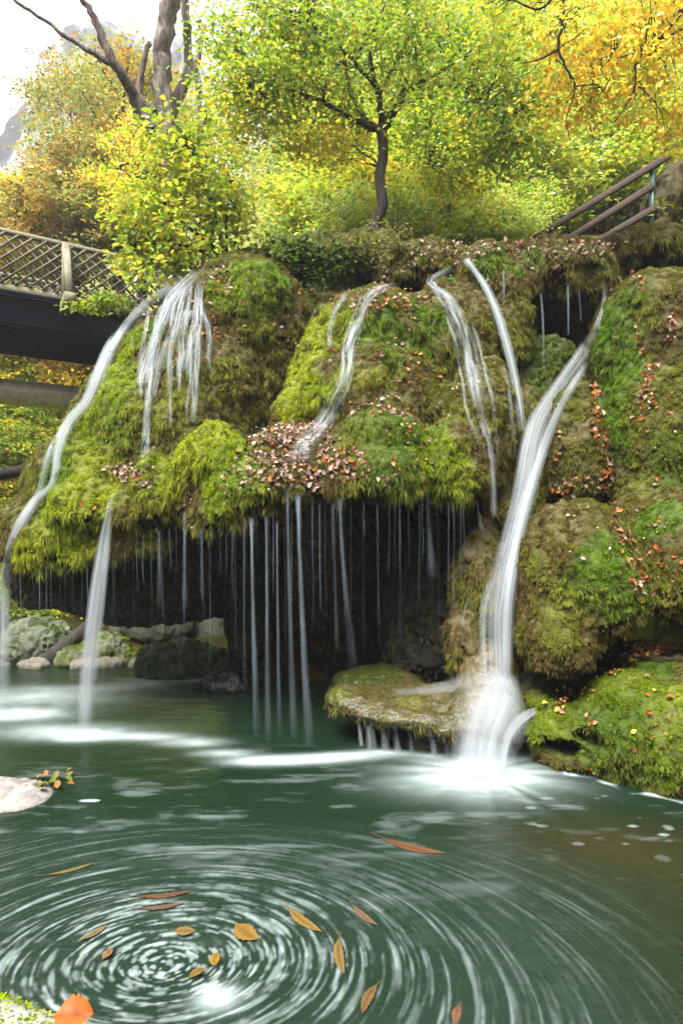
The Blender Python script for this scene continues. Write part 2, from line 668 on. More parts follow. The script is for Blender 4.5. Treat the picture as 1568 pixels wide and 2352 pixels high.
rock("centre", [
    ell(W(860, 805, 7.25), (0.74, 0.9, 0.72)),
    ell(W(850, 950, 6.95), (1.0, 0.9, 0.9)),
    ell(W(1030, 800, 7.15), (0.62, 0.7, 0.8)),
    ell(W(1085, 980, 6.85), (0.48, 0.65, 0.9)),
    cap(W(765, 760, 6.85), W(670, 960, 6.35), 0.28, 0.2),
    ell(W(850, 1055, 6.35), (0.75, 0.62, 0.46)),
    ell(W(880, 1000, 6.1), (0.42, 0.4, 0.26)),
    ell(W(1035, 1070, 6.25), (0.4, 0.5, 0.5)),
    ell(W(680, 1060, 6.3), (0.7, 0.55, 0.36)),
    ell(W(625, 1115, 5.95), (0.42, 0.4, 0.28)),
    ell(W(760, 1100, 5.95), (0.4, 0.36, 0.24)),
    ell(W(900, 1090, 5.9), (0.35, 0.35, 0.3)),
    ell(W(870, 1270, 9.2), (2.1, 1.6, 2.6)),
    ell(W(980, 1400, 7.25), (0.62, 0.6, 1.15)),
    ell(W(1090, 1330, 6.5), (0.28, 0.4, 0.72)),
    ell(W(1065, 1470, 6.35), (0.17, 0.3, 0.42)),
    ell(W(1110, 1500, 6.7), (0.4, 0.35, 0.6)),
    cap(W(1150, 900, 6.9), W(1140, 1180, 6.7), 0.16, 0.2),
], seed=20, amp=1.0)
rock("upper", [
    ell(W(1240, 660, 7.7), (0.95, 0.9, 0.5)),
    ell(W(1112, 650, 7.15), (0.34, 0.5, 0.44)),
    cap(W(1165, 660, 6.75), W(1185, 800, 6.7), 0.22, 0.1),
    ell(W(1300, 620, 7.1), (0.48, 0.5, 0.26)),
    ell(W(1340, 650, 6.95), (0.25, 0.3, 0.26)),
    ell(W(985, 640, 7.9), (0.75, 0.7, 0.42)),
    ell(W(1460, 610, 7.7), (0.7, 0.8, 0.32)),
    ell(W(1250, 900, 8.4), (1.1, 0.85, 1.5)),
    ell(W(1245, 870, 7.25), (0.42, 0.5, 0.55)),
    ell(W(1210, 1050, 6.95), (0.5, 0.45, 1.1)),
], carve=[ell(W(1298, 725, 6.95), (0.46, 1.0, 0.25))], seed=31)
rock("cliff", [
    ell(W(1472, 800, 6.6), (0.52, 0.7, 0.85)),
    ell(W(1475, 1010, 6.4), (0.46, 0.7, 1.0)),
    ell(W(1610, 900, 6.3), (0.6, 0.9, 1.35)),
    ell(W(1500, 1240, 6.1), (0.5, 0.6, 0.8)),
    ell(W(1325, 1030, 6.35), (0.33, 0.4, 0.72)),
    ell(W(1320, 1320, 5.75), (0.58, 0.6, 0.74)),
    ell(W(1275, 1450, 5.6), (0.36, 0.4, 0.43)),
    ell(W(1405, 1350, 5.55), (0.3, 0.35, 0.3)),
    ell(W(1560, 1290, 5.5), (0.45, 0.5, 0.6)),
    ell(W(1500, 690, 6.3), (0.36, 0.4, 0.24)),
    ell(W(1560, 760, 6.2), (0.25, 0.4, 0.6)),
    ell(W(1440, 1580, 6.6), (1.0, 0.6, 0.55)),
    ell(W(1250, 1600, 6.1), (0.3, 0.3, 0.3)),
], seed=44, k=0.15, flute=0.25, amp=0.75)
rock("bank", [
    ell(W(1510, 1690, 5.3), (0.72, 0.55, 0.58)),
    ell(W(1340, 1690, 5.45), (0.55, 0.36, 0.25)),
    ell(W(1240, 1765, 5.65), (0.25, 0.2, 0.12)),
    ell(W(1540, 1540, 5.8), (0.5, 0.5, 0.25)),
    ell(W(1240, 1610, 5.65), (0.14, 0.15, 0.1)),
    ell(W(1650, 1700, 5.0), (0.5, 0.6, 0.62)),
], carve=[ell(W(1285, 1738, 5.1), (0.30, 0.45, 0.105)), ell(W(1215, 1752, 5.2), (0.12, 0.3, 0.09)), ell(W(1370, 1712, 5.0), (0.13, 0.35, 0.085)),
          ell(W(1345, 1780, 5.1), (0.14, 0.35, 0.055)), ell(W(1465, 1640, 4.78), (0.09, 0.2, 0.055)), ell(W(1500, 1720, 4.74), (0.05, 0.16, 0.2)), ell(W(1430, 1700, 4.85), (0.06, 0.2, 0.06))], kc=0.04, seed=52, h=0.026, flute=0.15)
rock("shelf", [
    ell(W(950, 1615, 6.05), (0.80, 0.58, 0.13)),
    ell(W(1010, 1690, 6.05), (0.55, 0.34, 0.2)),
    ell(W(1030, 1645, 5.9), (0.52, 0.46, 0.14)),
    ell(W(865, 1566, 6.75), (0.5, 0.38, 0.16)),
    ell(W(1120, 1640, 5.8), (0.42, 0.36, 0.3)),
    ell(W(1000, 1720, 6.3), (0.6, 0.38, 0.42)),
    ell(W(795, 1605, 6.0), (0.2, 0.25, 0.12)),
    ell(W(1120, 1560, 6.1), (0.3, 0.3, 0.4)),
], seed=60, h=0.026, amp=0.5, flute=0.1)
rock("soil_bank", [
    ell(W(760, 640, 8.4), (1.15, 0.8, 0.55)),
    ell(W(850, 610, 8.6), (0.6, 0.6, 0.45)),
    ell(W(620, 640, 8.4), (0.8, 0.7, 0.3)),
    ell(W(760, 780, 8.3), (0.8, 0.7, 1.0)),
    ell(W(985, 630, 8.9), (0.8, 0.7, 0.35)),
], seed=71, h=0.04)
rock("boulder", [
    ell(W(1590, 480, 8.6), (0.62, 0.8, 0.72), 0.35),
    ell(W(1560, 560, 8.0), (0.55, 0.6, 0.35)),
    ell(W(1620, 650, 7.5), (0.55, 0.6, 0.6)),
    ell(W(1600, 470, 7.3), (0.2, 0.4, 0.3)),
], carve=[ell(W(1560, 600, 7.3), (0.25, 0.5, 0.12))], seed=78, h=0.035)

# one ray-casting tree over all rock, to lay water, moss and leaves on it
_v, _q, _o = [], [], 0
for key, (v, q, n) in ROCKS.items():
    _v.append(v)
    _q.append(q + _o)
    _o += len(v)
BVH = BVHTree.FromPolygons(np.vstack(_v).tolist(), np.vstack(_q).tolist())
CAM = Vector((0, 0, CAM_H))


def cast(u, v):
    d = WV(u, v, 1.0) - CAM
    p, n, i, dist = BVH.ray_cast(CAM, d.normalized())
    if p is None:
        return None, None
    if n.dot(d) > 0:
        n = -n
    return p, n


def spots(lst):
    out = []
    for (u, v, r, *rest) in lst:
        p, n = cast(u, v)
        if p is not None:
            out.append((np.array(p), r / FPX * p.y, *rest))
    return out


C_BRIGHT = np.array((0.195, 0.265, 0.004))
C_LIME = np.array((0.235, 0.28, 0.006))
C_GREEN = np.array((0.080, 0.150, 0.006))
C_OLIVE = np.array((0.125, 0.132, 0.014))
C_BROWN = np.array((0.098, 0.068, 0.022))
C_TAN = np.array((0.105, 0.080, 0.040))

# patches of living bright moss (surveyed positions on the rock, radius)
GREEN_SPOTS = spots([
    # left formation
    (600, 650, 95, C_GREEN * 1.25), (560, 640, 60, C_BRIGHT), (500, 680, 40, C_BRIGHT), (640, 650, 50, C_GREEN * 1.2),
    (270, 850, 70, C_BRIGHT), (235, 930, 70, C_BRIGHT * 0.9), (190, 1000, 70, C_BRIGHT * 0.85), (300, 780, 50, C_BRIGHT * .85),
    (230, 1050, 70, C_LIME * .9), (200, 1150, 80, C_LIME), (120, 1200, 80, C_BRIGHT), (60, 1280, 60, C_LIME), (180, 1240, 80, C_LIME),
    (130, 1090, 50, C_GREEN * 1.2), (260, 980, 60, C_GREEN), (350, 1100, 60, C_BRIGHT * 0.9), (330, 1170, 50, C_OLIVE * 1.5),
    (480, 1000, 70, C_LIME * 1.1), (520, 1020, 60, C_BRIGHT), (430, 1050, 50, C_LIME), (490, 1080, 60, C_BRIGHT), (540, 1100, 60, C_GREEN * 1.5),
    (500, 1160, 50, C_BRIGHT * .8), (400, 1120, 40, C_LIME * .9), (580, 1130, 40, C_OLIVE * 1.4),
    # centre
    (735, 760, 60, C_LIME), (690, 840, 60, C_LIME * 1.05), (660, 920, 60, C_LIME), (780, 740, 45, C_BRIGHT), (740, 900, 50, C_BRIGHT * .9),
    (860, 980, 80, C_GREEN * 1.0), (920, 1000, 60, C_GREEN), (830, 1010, 60, C_OLIVE * 1.3), (1010, 1040, 60, C_BRIGHT * .85), (1040, 1090, 60, C_BRIGHT * .85),
    (990, 990, 40, C_GREEN * 1.2), (880, 720, 30, C_GREEN), (960, 710, 25, C_GREEN), (900, 830, 30, C_GREEN), (900, 1090, 60, C_GREEN * .8),
    (900, 760, 36, C_GREEN), (845, 770, 34, C_GREEN * 1.2), (960, 800, 36, C_GREEN * .9), (1000, 735, 34, C_GREEN), (870, 870, 36, C_OLIVE * 1.4), (1060, 960, 40, C_OLIVE * 1.3), (800, 860, 40, C_OLIVE * 1.5),
    (590, 760, 50, C_OLIVE * 1.2), (540, 850, 50, C_OLIVE * 1.3), (400, 850, 60, C_OLIVE * 1.4), (420, 950, 60, C_OLIVE * 1.4), (350, 760, 40, C_GREEN * 1.4), (330, 960, 50, C_OLIVE * 1.4),
    (1500, 950, 70, C_OLIVE), (1540, 1060, 60, C_GREEN * .8), (1480, 1100, 40, C_OLIVE), (1230, 1300, 40, C_OLIVE * 1.1), (1540, 1330, 50, C_OLIVE), (1490, 720, 50, C_OLIVE), (1300, 950, 40, C_OLIVE * .9),
    # upper
    (1110, 580, 45, C_GREEN * .9), (1130, 610, 40, C_GREEN), (1230, 590, 35, C_GREEN), (1190, 620, 25, C_GREEN), (1030, 640, 30, C_GREEN), (1340, 620, 35, C_OLIVE * 1.2),
    (1250, 800, 70, C_GREEN * .55), (1260, 860, 60, C_GREEN * .5), (1390, 600, 40, C_GREEN * .7),
    # cliff
    (1420, 720, 60, C_GREEN), (1410, 800, 60, C_GREEN * 1.1), (1400, 880, 60, C_GREEN * 1.15), (1410, 960, 50, C_GREEN * 1.1), (1440, 850, 40, C_GREEN * 1.1), (1420, 1030, 45, C_GREEN * .9),
    (1390, 1290, 60, C_GREEN * 1.1), (1350, 1330, 60, C_GREEN), (1430, 1380, 70, C_GREEN * .9), (1300, 1380, 50, C_OLIVE * 1.2), (1490, 1190, 60, C_GREEN * 1.0), (1530, 1180, 50, C_GREEN),
    (1280, 1460, 60, C_OLIVE), (1540, 880, 60, C_OLIVE),
    # bank
    (1250, 1650, 70, C_BRIGHT * .75), (1330, 1600, 70, C_BRIGHT * .7), (1420, 1560, 70, C_BRIGHT * .7), (1500, 1540, 60, C_GREEN), (1430, 1640, 80, C_GREEN * .9), (1540, 1600, 60, C_BRIGHT * .75),
    (1520, 1700, 60, C_BRIGHT * .75), (1350, 1700, 70, C_GREEN * .7), (1420, 1760, 70, C_GREEN * .7), (1230, 1700, 40, C_GREEN), (1550, 1770, 50, C_GREEN),
    # shelf
    (860, 1540, 80, C_GREEN * .6), (770, 1600, 30, C_BRIGHT * .7), (800, 1560, 60, C_GREEN * .55), (940, 1610, 30, C_OLIVE * 1.4),
])
BARE_SPOTS = spots([       # bare tan travertine and wet stone
    (1000, 1590, 50), (1120, 1640, 60), (1090, 1330, 70), (1080, 1250, 60), (1120, 1210, 60), (1060, 1440, 50),
    (1180, 1000, 35), (1190, 900, 30), (1170, 1100, 40), (1160, 850, 24), (1270, 880, 30), (1520, 700, 40), (1530, 1720, 26), (1500, 1660, 26), (1540, 1640, 20),
    (1280, 1160, 40), (1440, 1300, 30), (1460, 1350, 30), (1320, 1000, 40), (1130, 1540, 60), (1080, 1540, 60), (1560, 760, 40), (1550, 470, 120),
])
LITTER_SPOTS = spots([
    (620, 1000, 70), (690, 1030, 70), (640, 1050, 70), (720, 1080, 60), (600, 1090, 50), (280, 1085, 35), (1000, 590, 60), (940, 620, 60),
])


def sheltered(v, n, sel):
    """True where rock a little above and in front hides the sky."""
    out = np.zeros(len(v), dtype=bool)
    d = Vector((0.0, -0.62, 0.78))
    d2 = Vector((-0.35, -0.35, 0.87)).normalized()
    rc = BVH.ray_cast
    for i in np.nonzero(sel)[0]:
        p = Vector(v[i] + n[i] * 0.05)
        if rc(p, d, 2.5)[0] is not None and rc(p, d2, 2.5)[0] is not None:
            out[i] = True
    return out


def spot_weight(p, lst):
    w = np.zeros(len(p))
    c = np.zeros((len(p), 3))
    for s in lst:
        d = np.linalg.norm(p - s[0], axis=1) / s[1]
        k = np.clip(1.45 - d, 0, 1) ** 1.2
        w += k
        if len(s) > 2:
            c += k[:, None] * s[2]
    return w, c / (w[:, None] + 1e-6)


def blades(name, pos, nrm, length, width, colr, parent, droop):
    """Moss shoots: folded little leaves, four corners each."""
    m = len(pos)
    r = RNG.normal(size=(m, 3))
    d = nrm * (0.75 - 0.45 * droop[:, None]) + r * 0.38
    d[:, 2] -= 0.25 + 0.75 * droop
    d /= np.linalg.norm(d, axis=1)[:, None]
    s = np.cross(d, nrm + RNG.normal(size=(m, 3)) * 0.5)
    s /= np.linalg.norm(s, axis=1)[:, None] + 1e-9
    L = length[:, None]
    Wd = width[:, None]
    base = pos - nrm * 0.008
    mid = base + d * L * 0.45 + nrm * L * 0.12
    tip = base + d * L
    tip[:, 2] -= length * 0.18
    v = np.stack([base, mid + s * Wd, tip, mid - s * Wd], 1).reshape(-1, 3)
    c = np.stack([colr * 0.9, colr, colr * 1.12, colr], 1).reshape(-1, 3)
    q = np.arange(m * 4).reshape(-1, 4)
    return link(name, mesh_np(name, v, q, M_MOSS, c, smooth=False), parent)


def finish_rock(key, name, label, cat, mat=M_ROCK, dens=24000, mossy=1.0, rockcol=(0.050, 0.038, 0.018), soil=False):
    v, q, n = ROCKS[key]
    front = (n[:, 1] < 0.55) & (v[:, 2] > 0.02)
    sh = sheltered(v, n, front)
    if key in ("left", "centre"):                         # hand-set grotto zone under the lip, its shade painted into the colour
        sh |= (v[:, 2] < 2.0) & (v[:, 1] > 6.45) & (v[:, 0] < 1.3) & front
    if key == "cliff":                                    # crevice under the bulge, coloured dark to deepen its shade
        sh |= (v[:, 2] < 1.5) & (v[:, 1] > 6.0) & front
    gw, gc = spot_weight(v, GREEN_SPOTS)
    bw, _ = spot_weight(v, BARE_SPOTS)
    nz1 = fbm(v, 3.0, 91, 4)
    nz2 = fbm(v, 9.0, 93, 3)
    base = np.tile(np.array(rockcol), (len(v), 1)) * (0.6 + 0.8 * nz2)[:, None]
    tan = sstep(0.3, 0.9, bw + 0.5 * (nz1 - 0.5))
    base = base * (1 - tan[:, None]) + C_TAN * (0.55 + 0.7 * nz2)[:, None] * tan[:, None]
    wet = np.where(sh | (n[:, 2] < -0.45), 1.0, 0.0)  # wet stone tone, blackened further: shade painted under cover and on undersides
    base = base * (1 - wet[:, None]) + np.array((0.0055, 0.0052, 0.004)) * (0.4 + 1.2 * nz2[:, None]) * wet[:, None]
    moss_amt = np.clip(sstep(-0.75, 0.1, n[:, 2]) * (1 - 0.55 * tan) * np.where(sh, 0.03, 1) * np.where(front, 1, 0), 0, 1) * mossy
    gm0 = (sstep(0.25, 0.75, gw + 1.3 * (fbm(v, 2.2, 101, 4) - 0.5)) * moss_amt)[:, None]
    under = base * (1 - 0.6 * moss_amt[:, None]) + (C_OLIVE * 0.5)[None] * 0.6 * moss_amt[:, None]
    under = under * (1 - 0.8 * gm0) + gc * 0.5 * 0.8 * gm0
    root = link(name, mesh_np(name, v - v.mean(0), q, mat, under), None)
    root.location = v.mean(0)
    bpy.context.view_layer.update()
    tag(root, label, cat)
    # ---- moss shoots
    fa = np.linalg.norm(np.cross(v[q[:, 2]] - v[q[:, 0]], v[q[:, 3]] - v[q[:, 1]]), axis=1) * 0.5
    fm = moss_amt[q].mean(1)
    clump = noise(v, 13.0, 95)
    fc = clump[q].mean(1)
    wgt = fa * fm * (0.45 + 1.1 * sstep(0.3, 0.6, fc))
    m = int(dens * wgt.sum())
    if m > 50:
        pick = RNG.choice(len(q), m, p=wgt / wgt.sum())
        a, b = RNG.random((2, m))
        Q = q[pick]
        pos = (v[Q[:, 0]] * ((1 - a) * (1 - b))[:, None] + v[Q[:, 1]] * (a * (1 - b))[:, None]
               + v[Q[:, 2]] * (a * b)[:, None] + v[Q[:, 3]] * ((1 - a) * b)[:, None])
        nr = n[Q[:, 0]]
        g, gcol = spot_weight(pos, GREEN_SPOTS)
        n1 = fbm(pos, 2.2, 101, 4)
        n2 = noise(pos, 16.0, 103)
        gmix = sstep(0.25, 0.75, g + 1.3 * (n1 - 0.5))
        t = sstep(0.35, 0.62, n1 + 0.35 * (n2 - 0.5))
        dull = C_BROWN * (1 - t[:, None]) + C_OLIVE * t[:, None]
        if key == "cliff":
            dull = dull * np.array((0.85, 0.78, 0.8))
        if soil:
            dull = C_BROWN * 0.7 * (1 - t[:, None]) + C_GREEN * 0.6 * t[:, None]
        colr = dull * (1 - gmix[:, None]) + gcol * gmix[:, None]
        tanm = RNG.random(m) < 0.10
        colr[tanm] = C_TAN * 0.9
        tuft = noise(pos, 24.0, 107)
        colr *= ((0.62 + 0.76 * sstep(0.2, 0.8, tuft)) * (0.75 + 0.5 * RNG.random(m)))[:, None]
        pos = pos + nr * (0.022 * sstep(0.2, 0.8, tuft))[:, None]
        steep = np.clip(1 - nr[:, 2], 0, 1.6) / 1.6
        cushion = gmix * np.clip(nr[:, 2] + 0.35, 0, 1)
        lng = (0.009 + 0.010 * steep * (1 - 0.5 * cushion)) * (0.5 + RNG.random(m)) * (0.6 + 0.8 * sstep(0.3, 0.65, n2))
        lip = (nr[:, 2] < -0.12)
        lng[lip] *= 1.8 if key in ("bank", "cliff") else 3.2
        colr[lip] = colr[lip] * 0.75 + np.array((0.18, 0.17, 0.05)) * 0.35
        wid = 0.0022 + 0.0022 * RNG.random(m)
        blades("moss", pos, nr, lng, wid, colr, root, steep)
    return root


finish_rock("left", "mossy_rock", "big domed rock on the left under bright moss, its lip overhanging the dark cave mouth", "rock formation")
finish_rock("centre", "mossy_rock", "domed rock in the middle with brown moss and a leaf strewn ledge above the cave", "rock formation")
finish_rock("upper", "rock_ledge", "mossy rock ledge along the top right with a fringe over a small black recess", "rock formation")
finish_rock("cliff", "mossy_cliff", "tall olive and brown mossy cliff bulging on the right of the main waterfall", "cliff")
finish_rock("bank", "mossy_boulder", "low green mossy boulder with dark hollows at the water's edge on the right", "boulder")
finish_rock("shelf", "rock_shelf", "low tan rock shelf at the foot of the main waterfall, partly covered by water", "rock formation", M_WET, 6000, 0.6, (0.045, 0.033, 0.018))
finish_rock("soil_bank", "earth_bank", "dark earth bank with grass and ivy below the small forked tree", "bank", M_SOIL, 2500, 0.8, (0.05, 0.035, 0.02), True)
finish_rock("boulder", "earth_bank", "grey brown earth bank at the right edge beside the stair railing", "bank", M_SOIL, 1500, 0.5, (0.055, 0.042, 0.03), True)

# ------------------------------------------------------------------ terrain
def ground_z(x, y):
    """Pool bed, valley to the left, plateau behind the falls, wooded hill beyond."""
    x = np.asarray(x, float)
    y = np.asarray(y, float)
    az = x / np.maximum(y, 1.0)
    right = sstep(-0.20, 0.0, az + 0.02 * np.sin(y))
    bed = np.full_like(x, -0.7)
    far_l = sstep(8.6, 10.5, y) * 1.0 + np.maximum(y - 12, 0) * 0.42 + np.maximum(y - 30, 0) * 0.2
    left = bed + far_l
    plat = 5.9 + np.maximum(y - 8.8, 0) * 0.72 + np.maximum(y - 22, 0) * 0.25
    rt = bed + (plat - bed) * sstep(7.8, 9.4, y)
    z = left * (1 - right) + rt * right
    side = sstep(3.2, 6.5, x - 0.05 * y)
    z = np.maximum(z, -0.7 + side * (6.0 + 0.35 * y))
    lside = sstep(7.0, 12.0, -x - 0.25 * y)
    z = np.maximum(z, -0.7 + lside * 9)
    back = sstep(0.6, -0.6, y) * 1.2 + np.clip(-y - 3.5, 0, 45) * 0.8     # unseen gorge side behind the camera, raised to block low front light
    return z + back


def build_ground():
    xs = np.concatenate([np.linspace(-160, -14, 40), np.linspace(-13.5, 13.5, 130), np.linspace(14, 160, 40)])
    ys = np.concatenate([np.linspace(-60, -1, 12), np.linspace(-0.5, 16, 90), np.linspace(16.5, 60, 60), np.linspace(62, 220, 20)])
    X, Y = np.meshgrid(xs, ys)
    p = np.stack([X.ravel(), Y.ravel(), np.zeros(X.size)], 1)
    z = ground_z(p[:, 0], p[:, 1])
    rough = fbm(p, 0.5, 5, 4) - 0.5
    z = z + rough * np.clip((p[:, 1] - 8) * 0.25, 0.2, 2.0)
    p[:, 2] = np.minimum(z, 95 + 8 * rough)
    nx, ny = len(xs), len(ys)
    i, j = np.meshgrid(np.arange(nx - 1), np.arange(ny - 1))
    a = (j * nx + i).ravel()
    q = np.stack([a, a + 1, a + nx + 1, a + nx], 1)
    n1 = fbm(p, 0.6, 15, 4)
    n2 = noise(p, 2.3, 19)
    t = sstep(0.35, 0.65, n1)[:, None]
    col = np.array((0.11, 0.13, 0.02)) * t + np.array((0.16, 0.11, 0.02)) * (1 - t)
    col = col * (0.6 + 0.8 * n2)[:, None]
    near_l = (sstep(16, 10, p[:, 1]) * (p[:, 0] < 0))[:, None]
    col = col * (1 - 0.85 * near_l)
    bedm = (p[:, 2] < -0.2)
    col[bedm] = (0.05, 0.045, 0.025)
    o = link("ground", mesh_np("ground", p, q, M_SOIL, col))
    o["kind"] = "structure"
    return o


build_ground()

# ------------------------------------------------------------------ pool
M_WATER, nt, out = new_mat("pool_water")
L = nt.links.new
tc = N(nt, "TexCoord")
foam_at = N(nt, "Attribute", attribute_name="foam")
murk_at = N(nt, "Attribute", attribute_name="murk")
mix = N(nt, "MixRGB")
mix.inputs[1].default_value = (0.006, 0.0155, 0.0075, 1)
mix.inputs[2].default_value = (0.026, 0.019, 0.005, 1)
L(murk_at.outputs["Fac"], mix.inputs[0])
pw = N(nt, "BsdfPrincipled", Roughness=0.16, IOR=1.33)
L(mix.outputs[0], pw.inputs["Base Color"])
mp = N(nt, "Mapping")
mp.inputs["Scale"].default_value = (1.0, 2.2, 1)
L(tc.outputs["Object"], mp.inputs["Vector"])
wn1 = N(nt, "TexNoise", Scale=3.0, Detail=5.0, Roughness=0.55)
L(mp.outputs[0], wn1.inputs["Vector"])
bmp = N(nt, "Bump", Strength=0.35, Distance=0.06)
L(wn1.outputs["Fac"], bmp.inputs["Height"])
L(bmp.outputs[0], pw.inputs["Normal"])
fd = N(nt, "BsdfDiffuse")
fd.inputs["Color"].default_value = (0.34, 0.41, 0.40, 1)
fm = N(nt, "MixShader")
L(foam_at.outputs["Fac"], fm.inputs[0])
L(pw.outputs[0], fm.inputs[1])
L(fd.outputs[0], fm.inputs[2])
L(fm.outputs[0], out.inputs[0])

EDDY = G(380, 2205)[:2]


def flow(x, y):
    """Surface current: a stretched eddy fed by the main fall."""
    rx, ry = x - EDDY[0], y - EDDY[1]
    sx = rx / 1.55
    r = np.sqrt(sx * sx + ry * ry) + 1e-4
    vx, vy = ry * 1.55, -sx
    out_ = 0.22 * sstep(0.5, 1.6, r) * sstep(-0.2, 1.2, rx)
    vx = vx + out_ * rx
    vy = vy + out_ * ry * 0.6 - 0.25 * out_ * r
    return vx, vy, r


def build_pool():
    xs = np.concatenate([np.linspace(-14, -4.4, 30), np.arange(-4.35, -2.8, 0.0115), np.arange(-2.8, 2.3, 0.0075), np.arange(2.3, 3.7, 0.0115), np.linspace(3.72, 8, 12)])
    ys = [0.4]
    while ys[-1] < 12:
        ys.append(ys[-1] + max(0.005, 0.0027 * ys[-1]) * (1 if 1.4 < ys[-1] < 7 else 4))
    ys = np.array(ys)
    X, Y = np.meshgrid(xs, ys)
    x, y = X.ravel(), Y.ravel()
    # sparse flecks of foam, drawn out along the current
    tn = 1024
    ts = 80.0                                        # flecks table: cells per metre *
    rng = np.random.default_rng(5)
    tab = (rng.random((tn, tn)) > 0.86).astype(np.float32) * rng.random((tn, tn)).astype(np.float32)
    tab2 = (rng.random((tn, tn)) > 0.80).astype(np.float32) * rng.random((tn, tn)).astype(np.float32)

    def samp(t, px, py, s):
        a, b = (px * s + 700) % tn, (py * s + 700) % tn
        i, j = a.astype(np.int32), b.astype(np.int32)
        fa, fb = a - i, b - j
        i %= tn
        j %= tn
        i2, j2 = (i + 1) % tn, (j + 1) % tn
        return (t[i, j] * (1 - fa) + t[i2, j] * fa) * (1 - fb) + (t[i, j2] * (1 - fa) + t[i2, j2] * fa) * fb
    steps, ang = 38, 0.20
    sA = np.zeros_like(x)
    sB = np.zeros_like(x)
    for sgn in (1, -1):
        px, py = x.copy(), y.copy()
        for k in range(steps):
            vx, vy, r = flow(px, py)
            dt = sgn * ang / steps * (0.75 + 0.75 * sstep(0.3, 1.5, r)) / (1 + 0.2 * r)
            px = px + vx * dt
            py = py + vy * dt
            sA += samp(tab, px, py, ts)
            sB += samp(tab2, px, py, 42.0)
    sA /= 2 * steps
    sB /= 2 * steps
    _, _, r = flow(x, y)
    P = np.stack([x, y, np.zeros_like(x)], 1)
    big = fbm(P, 1.3, 41, 3)
    fine = sstep(0.065, 0.19, sA)
    broad = sstep(0.115, 0.28, sB)
    rx = x - EDDY[0]
    near = sstep(2.35, 0.9, r)
    reach = np.clip(near * 1.0 + 0.30 * sstep(2.8, 1.3, r), 0, 1) * sstep(4.6, 3.9, y + 0.06 * x)
    core = sstep(1.25, 0.25, r)
    foam = reach * (0.015 + (0.28 + 0.14 * core) * fine + (0.17 + 0.13 * core) * broad) * sstep(0.3, 0.62, big + 0.2 * near)
    foam *= 1 - 0.35 * sstep(1.2, 2.6, x - 0.2 * (y - 3))
    foam = np.clip(foam, 0, 0.85)
    # boils where falls enter
    def blob(u, v, rx_, ry_, a):
        g = G(u, v)
        return a * np.exp(-((x - g[0]) / rx_) ** 2 - ((y - g[1]) / ry_) ** 2)
    n3 = fbm(P, (5, 9, 1), 45, 3)
    mist = np.zeros_like(x)
    for b in [(1110, 1775, .30, .16, 1.2), (1080, 1790, .6, .28, .5), (190, 1690, .28, .12, 1.2), (150, 1680, .7, .2, .6), (20, 1640, .6, .2, 1.0), (90, 1600, 1.0, .35, .5),
              (500, 2290, .10, .07, .8), (330, 1692, .35, .1, .75), (440, 1705, .3, .1, .6), (520, 1730, .25, .08, .6), (600, 1748, .3, .09, .95), (700, 1745, .35, .09, .9), (800, 1736, .3, .08, .8),
              (890, 1728, .25, .07, .75), (990, 1735, .15, .05, .35), (250, 1580, .7, .12, .45), (420, 1560, .8, .12, .7), (330, 1570, .5, .10, .5), (470, 1555, .3, .12, .6)]:
        mist += blob(*b)
    mist *= 0.45 + 1.1 * n3
    # streaks thrown out from the main fall
    g = G(1110, 1770)
    a = np.arctan2(y - g[1], x - g[0])
    rr = np.hypot(x - g[0], (y - g[1]) * 1.4)
    rad = noise(np.stack([a * 7, rr * 0.8, 0 * a], 1), 1.0, 47) * np.exp(-(rr / 0.62) ** 2) * 1.0
    # small flecks at both sides
    fl = samp(tab, x * 0.45, y, 26.0)
    side = np.clip(sstep(0.5, 0.9, 0 * x + np.exp(-((x + 2.1) / 0.55) ** 2 - ((y - 4.55) / 0.5) ** 2)) + 0.9 * np.exp(-((x - 2.2) / 0.8) ** 2 - ((y - 4.45) / 0.35) ** 2), 0, 1)
    foam = foam + mist + rad + side * sstep(0.25, 0.55, fl) * 0.7 * sstep(0.4, 0.6, fbm(P, (3, 6, 1), 53, 3))
    # rim of foam along the mossy boulder
    e0, e1 = G(1300, 1775), G(1600, 1852)
    t = np.clip(((x - e0[0]) * (e1 - e0)[0] + (y - e0[1]) * (e1 - e0)[1]) / ((e1 - e0) @ (e1 - e0)), 0, 1)
    dl = np.hypot(x - e0[0] - t * (e1 - e0)[0], y - e0[1] - t * (e1 - e0)[1])
    dl = dl + 0.05 * (noise(P, 9.0, 58) - 0.5)
    foam += np.exp(-(dl / (0.012 + 0.03 * noise(P, 5.0, 59))) ** 2) * 0.75 * sstep(0.35, 0.65, noise(P, 7.0, 57))
    # pale ripples mid-pool
    rp = sstep(0.55, 0.8, fbm(P + 3, (2.2, 9, 1), 61, 4))
    foam += 0.22 * rp * np.exp(-((y - 4.6) / 0.9) ** 2)
    foam = np.clip(foam, 0, 0.97)
    murk = np.clip(np.exp(-((x - 1.9) / 0.75) ** 2 - ((y - 4.15) / 0.35) ** 2) * 0.6 + 0.3 * sstep(1.0, 2.2, x) * sstep(4.5, 3.5, y) + 0.8 * np.exp(-((x + 2.9) / .9) ** 2 - ((y - 8.2) / .6) ** 2), 0, 1)
    nx, ny = len(xs), len(ys)
    i, j = np.meshgrid(np.arange(nx - 1), np.arange(ny - 1))
    k = (j * nx + i).ravel()
    q = np.stack([k, k + 1, k + nx + 1, k + nx], 1)
    dip = -0.03 * np.exp(-(r / 0.25) ** 2)
    P[:, 2] = dip
    o = link("water", mesh_np("water", P, q, M_WATER, attrs={"foam": foam, "murk": murk}))
    o["kind"] = "structure"


build_pool()

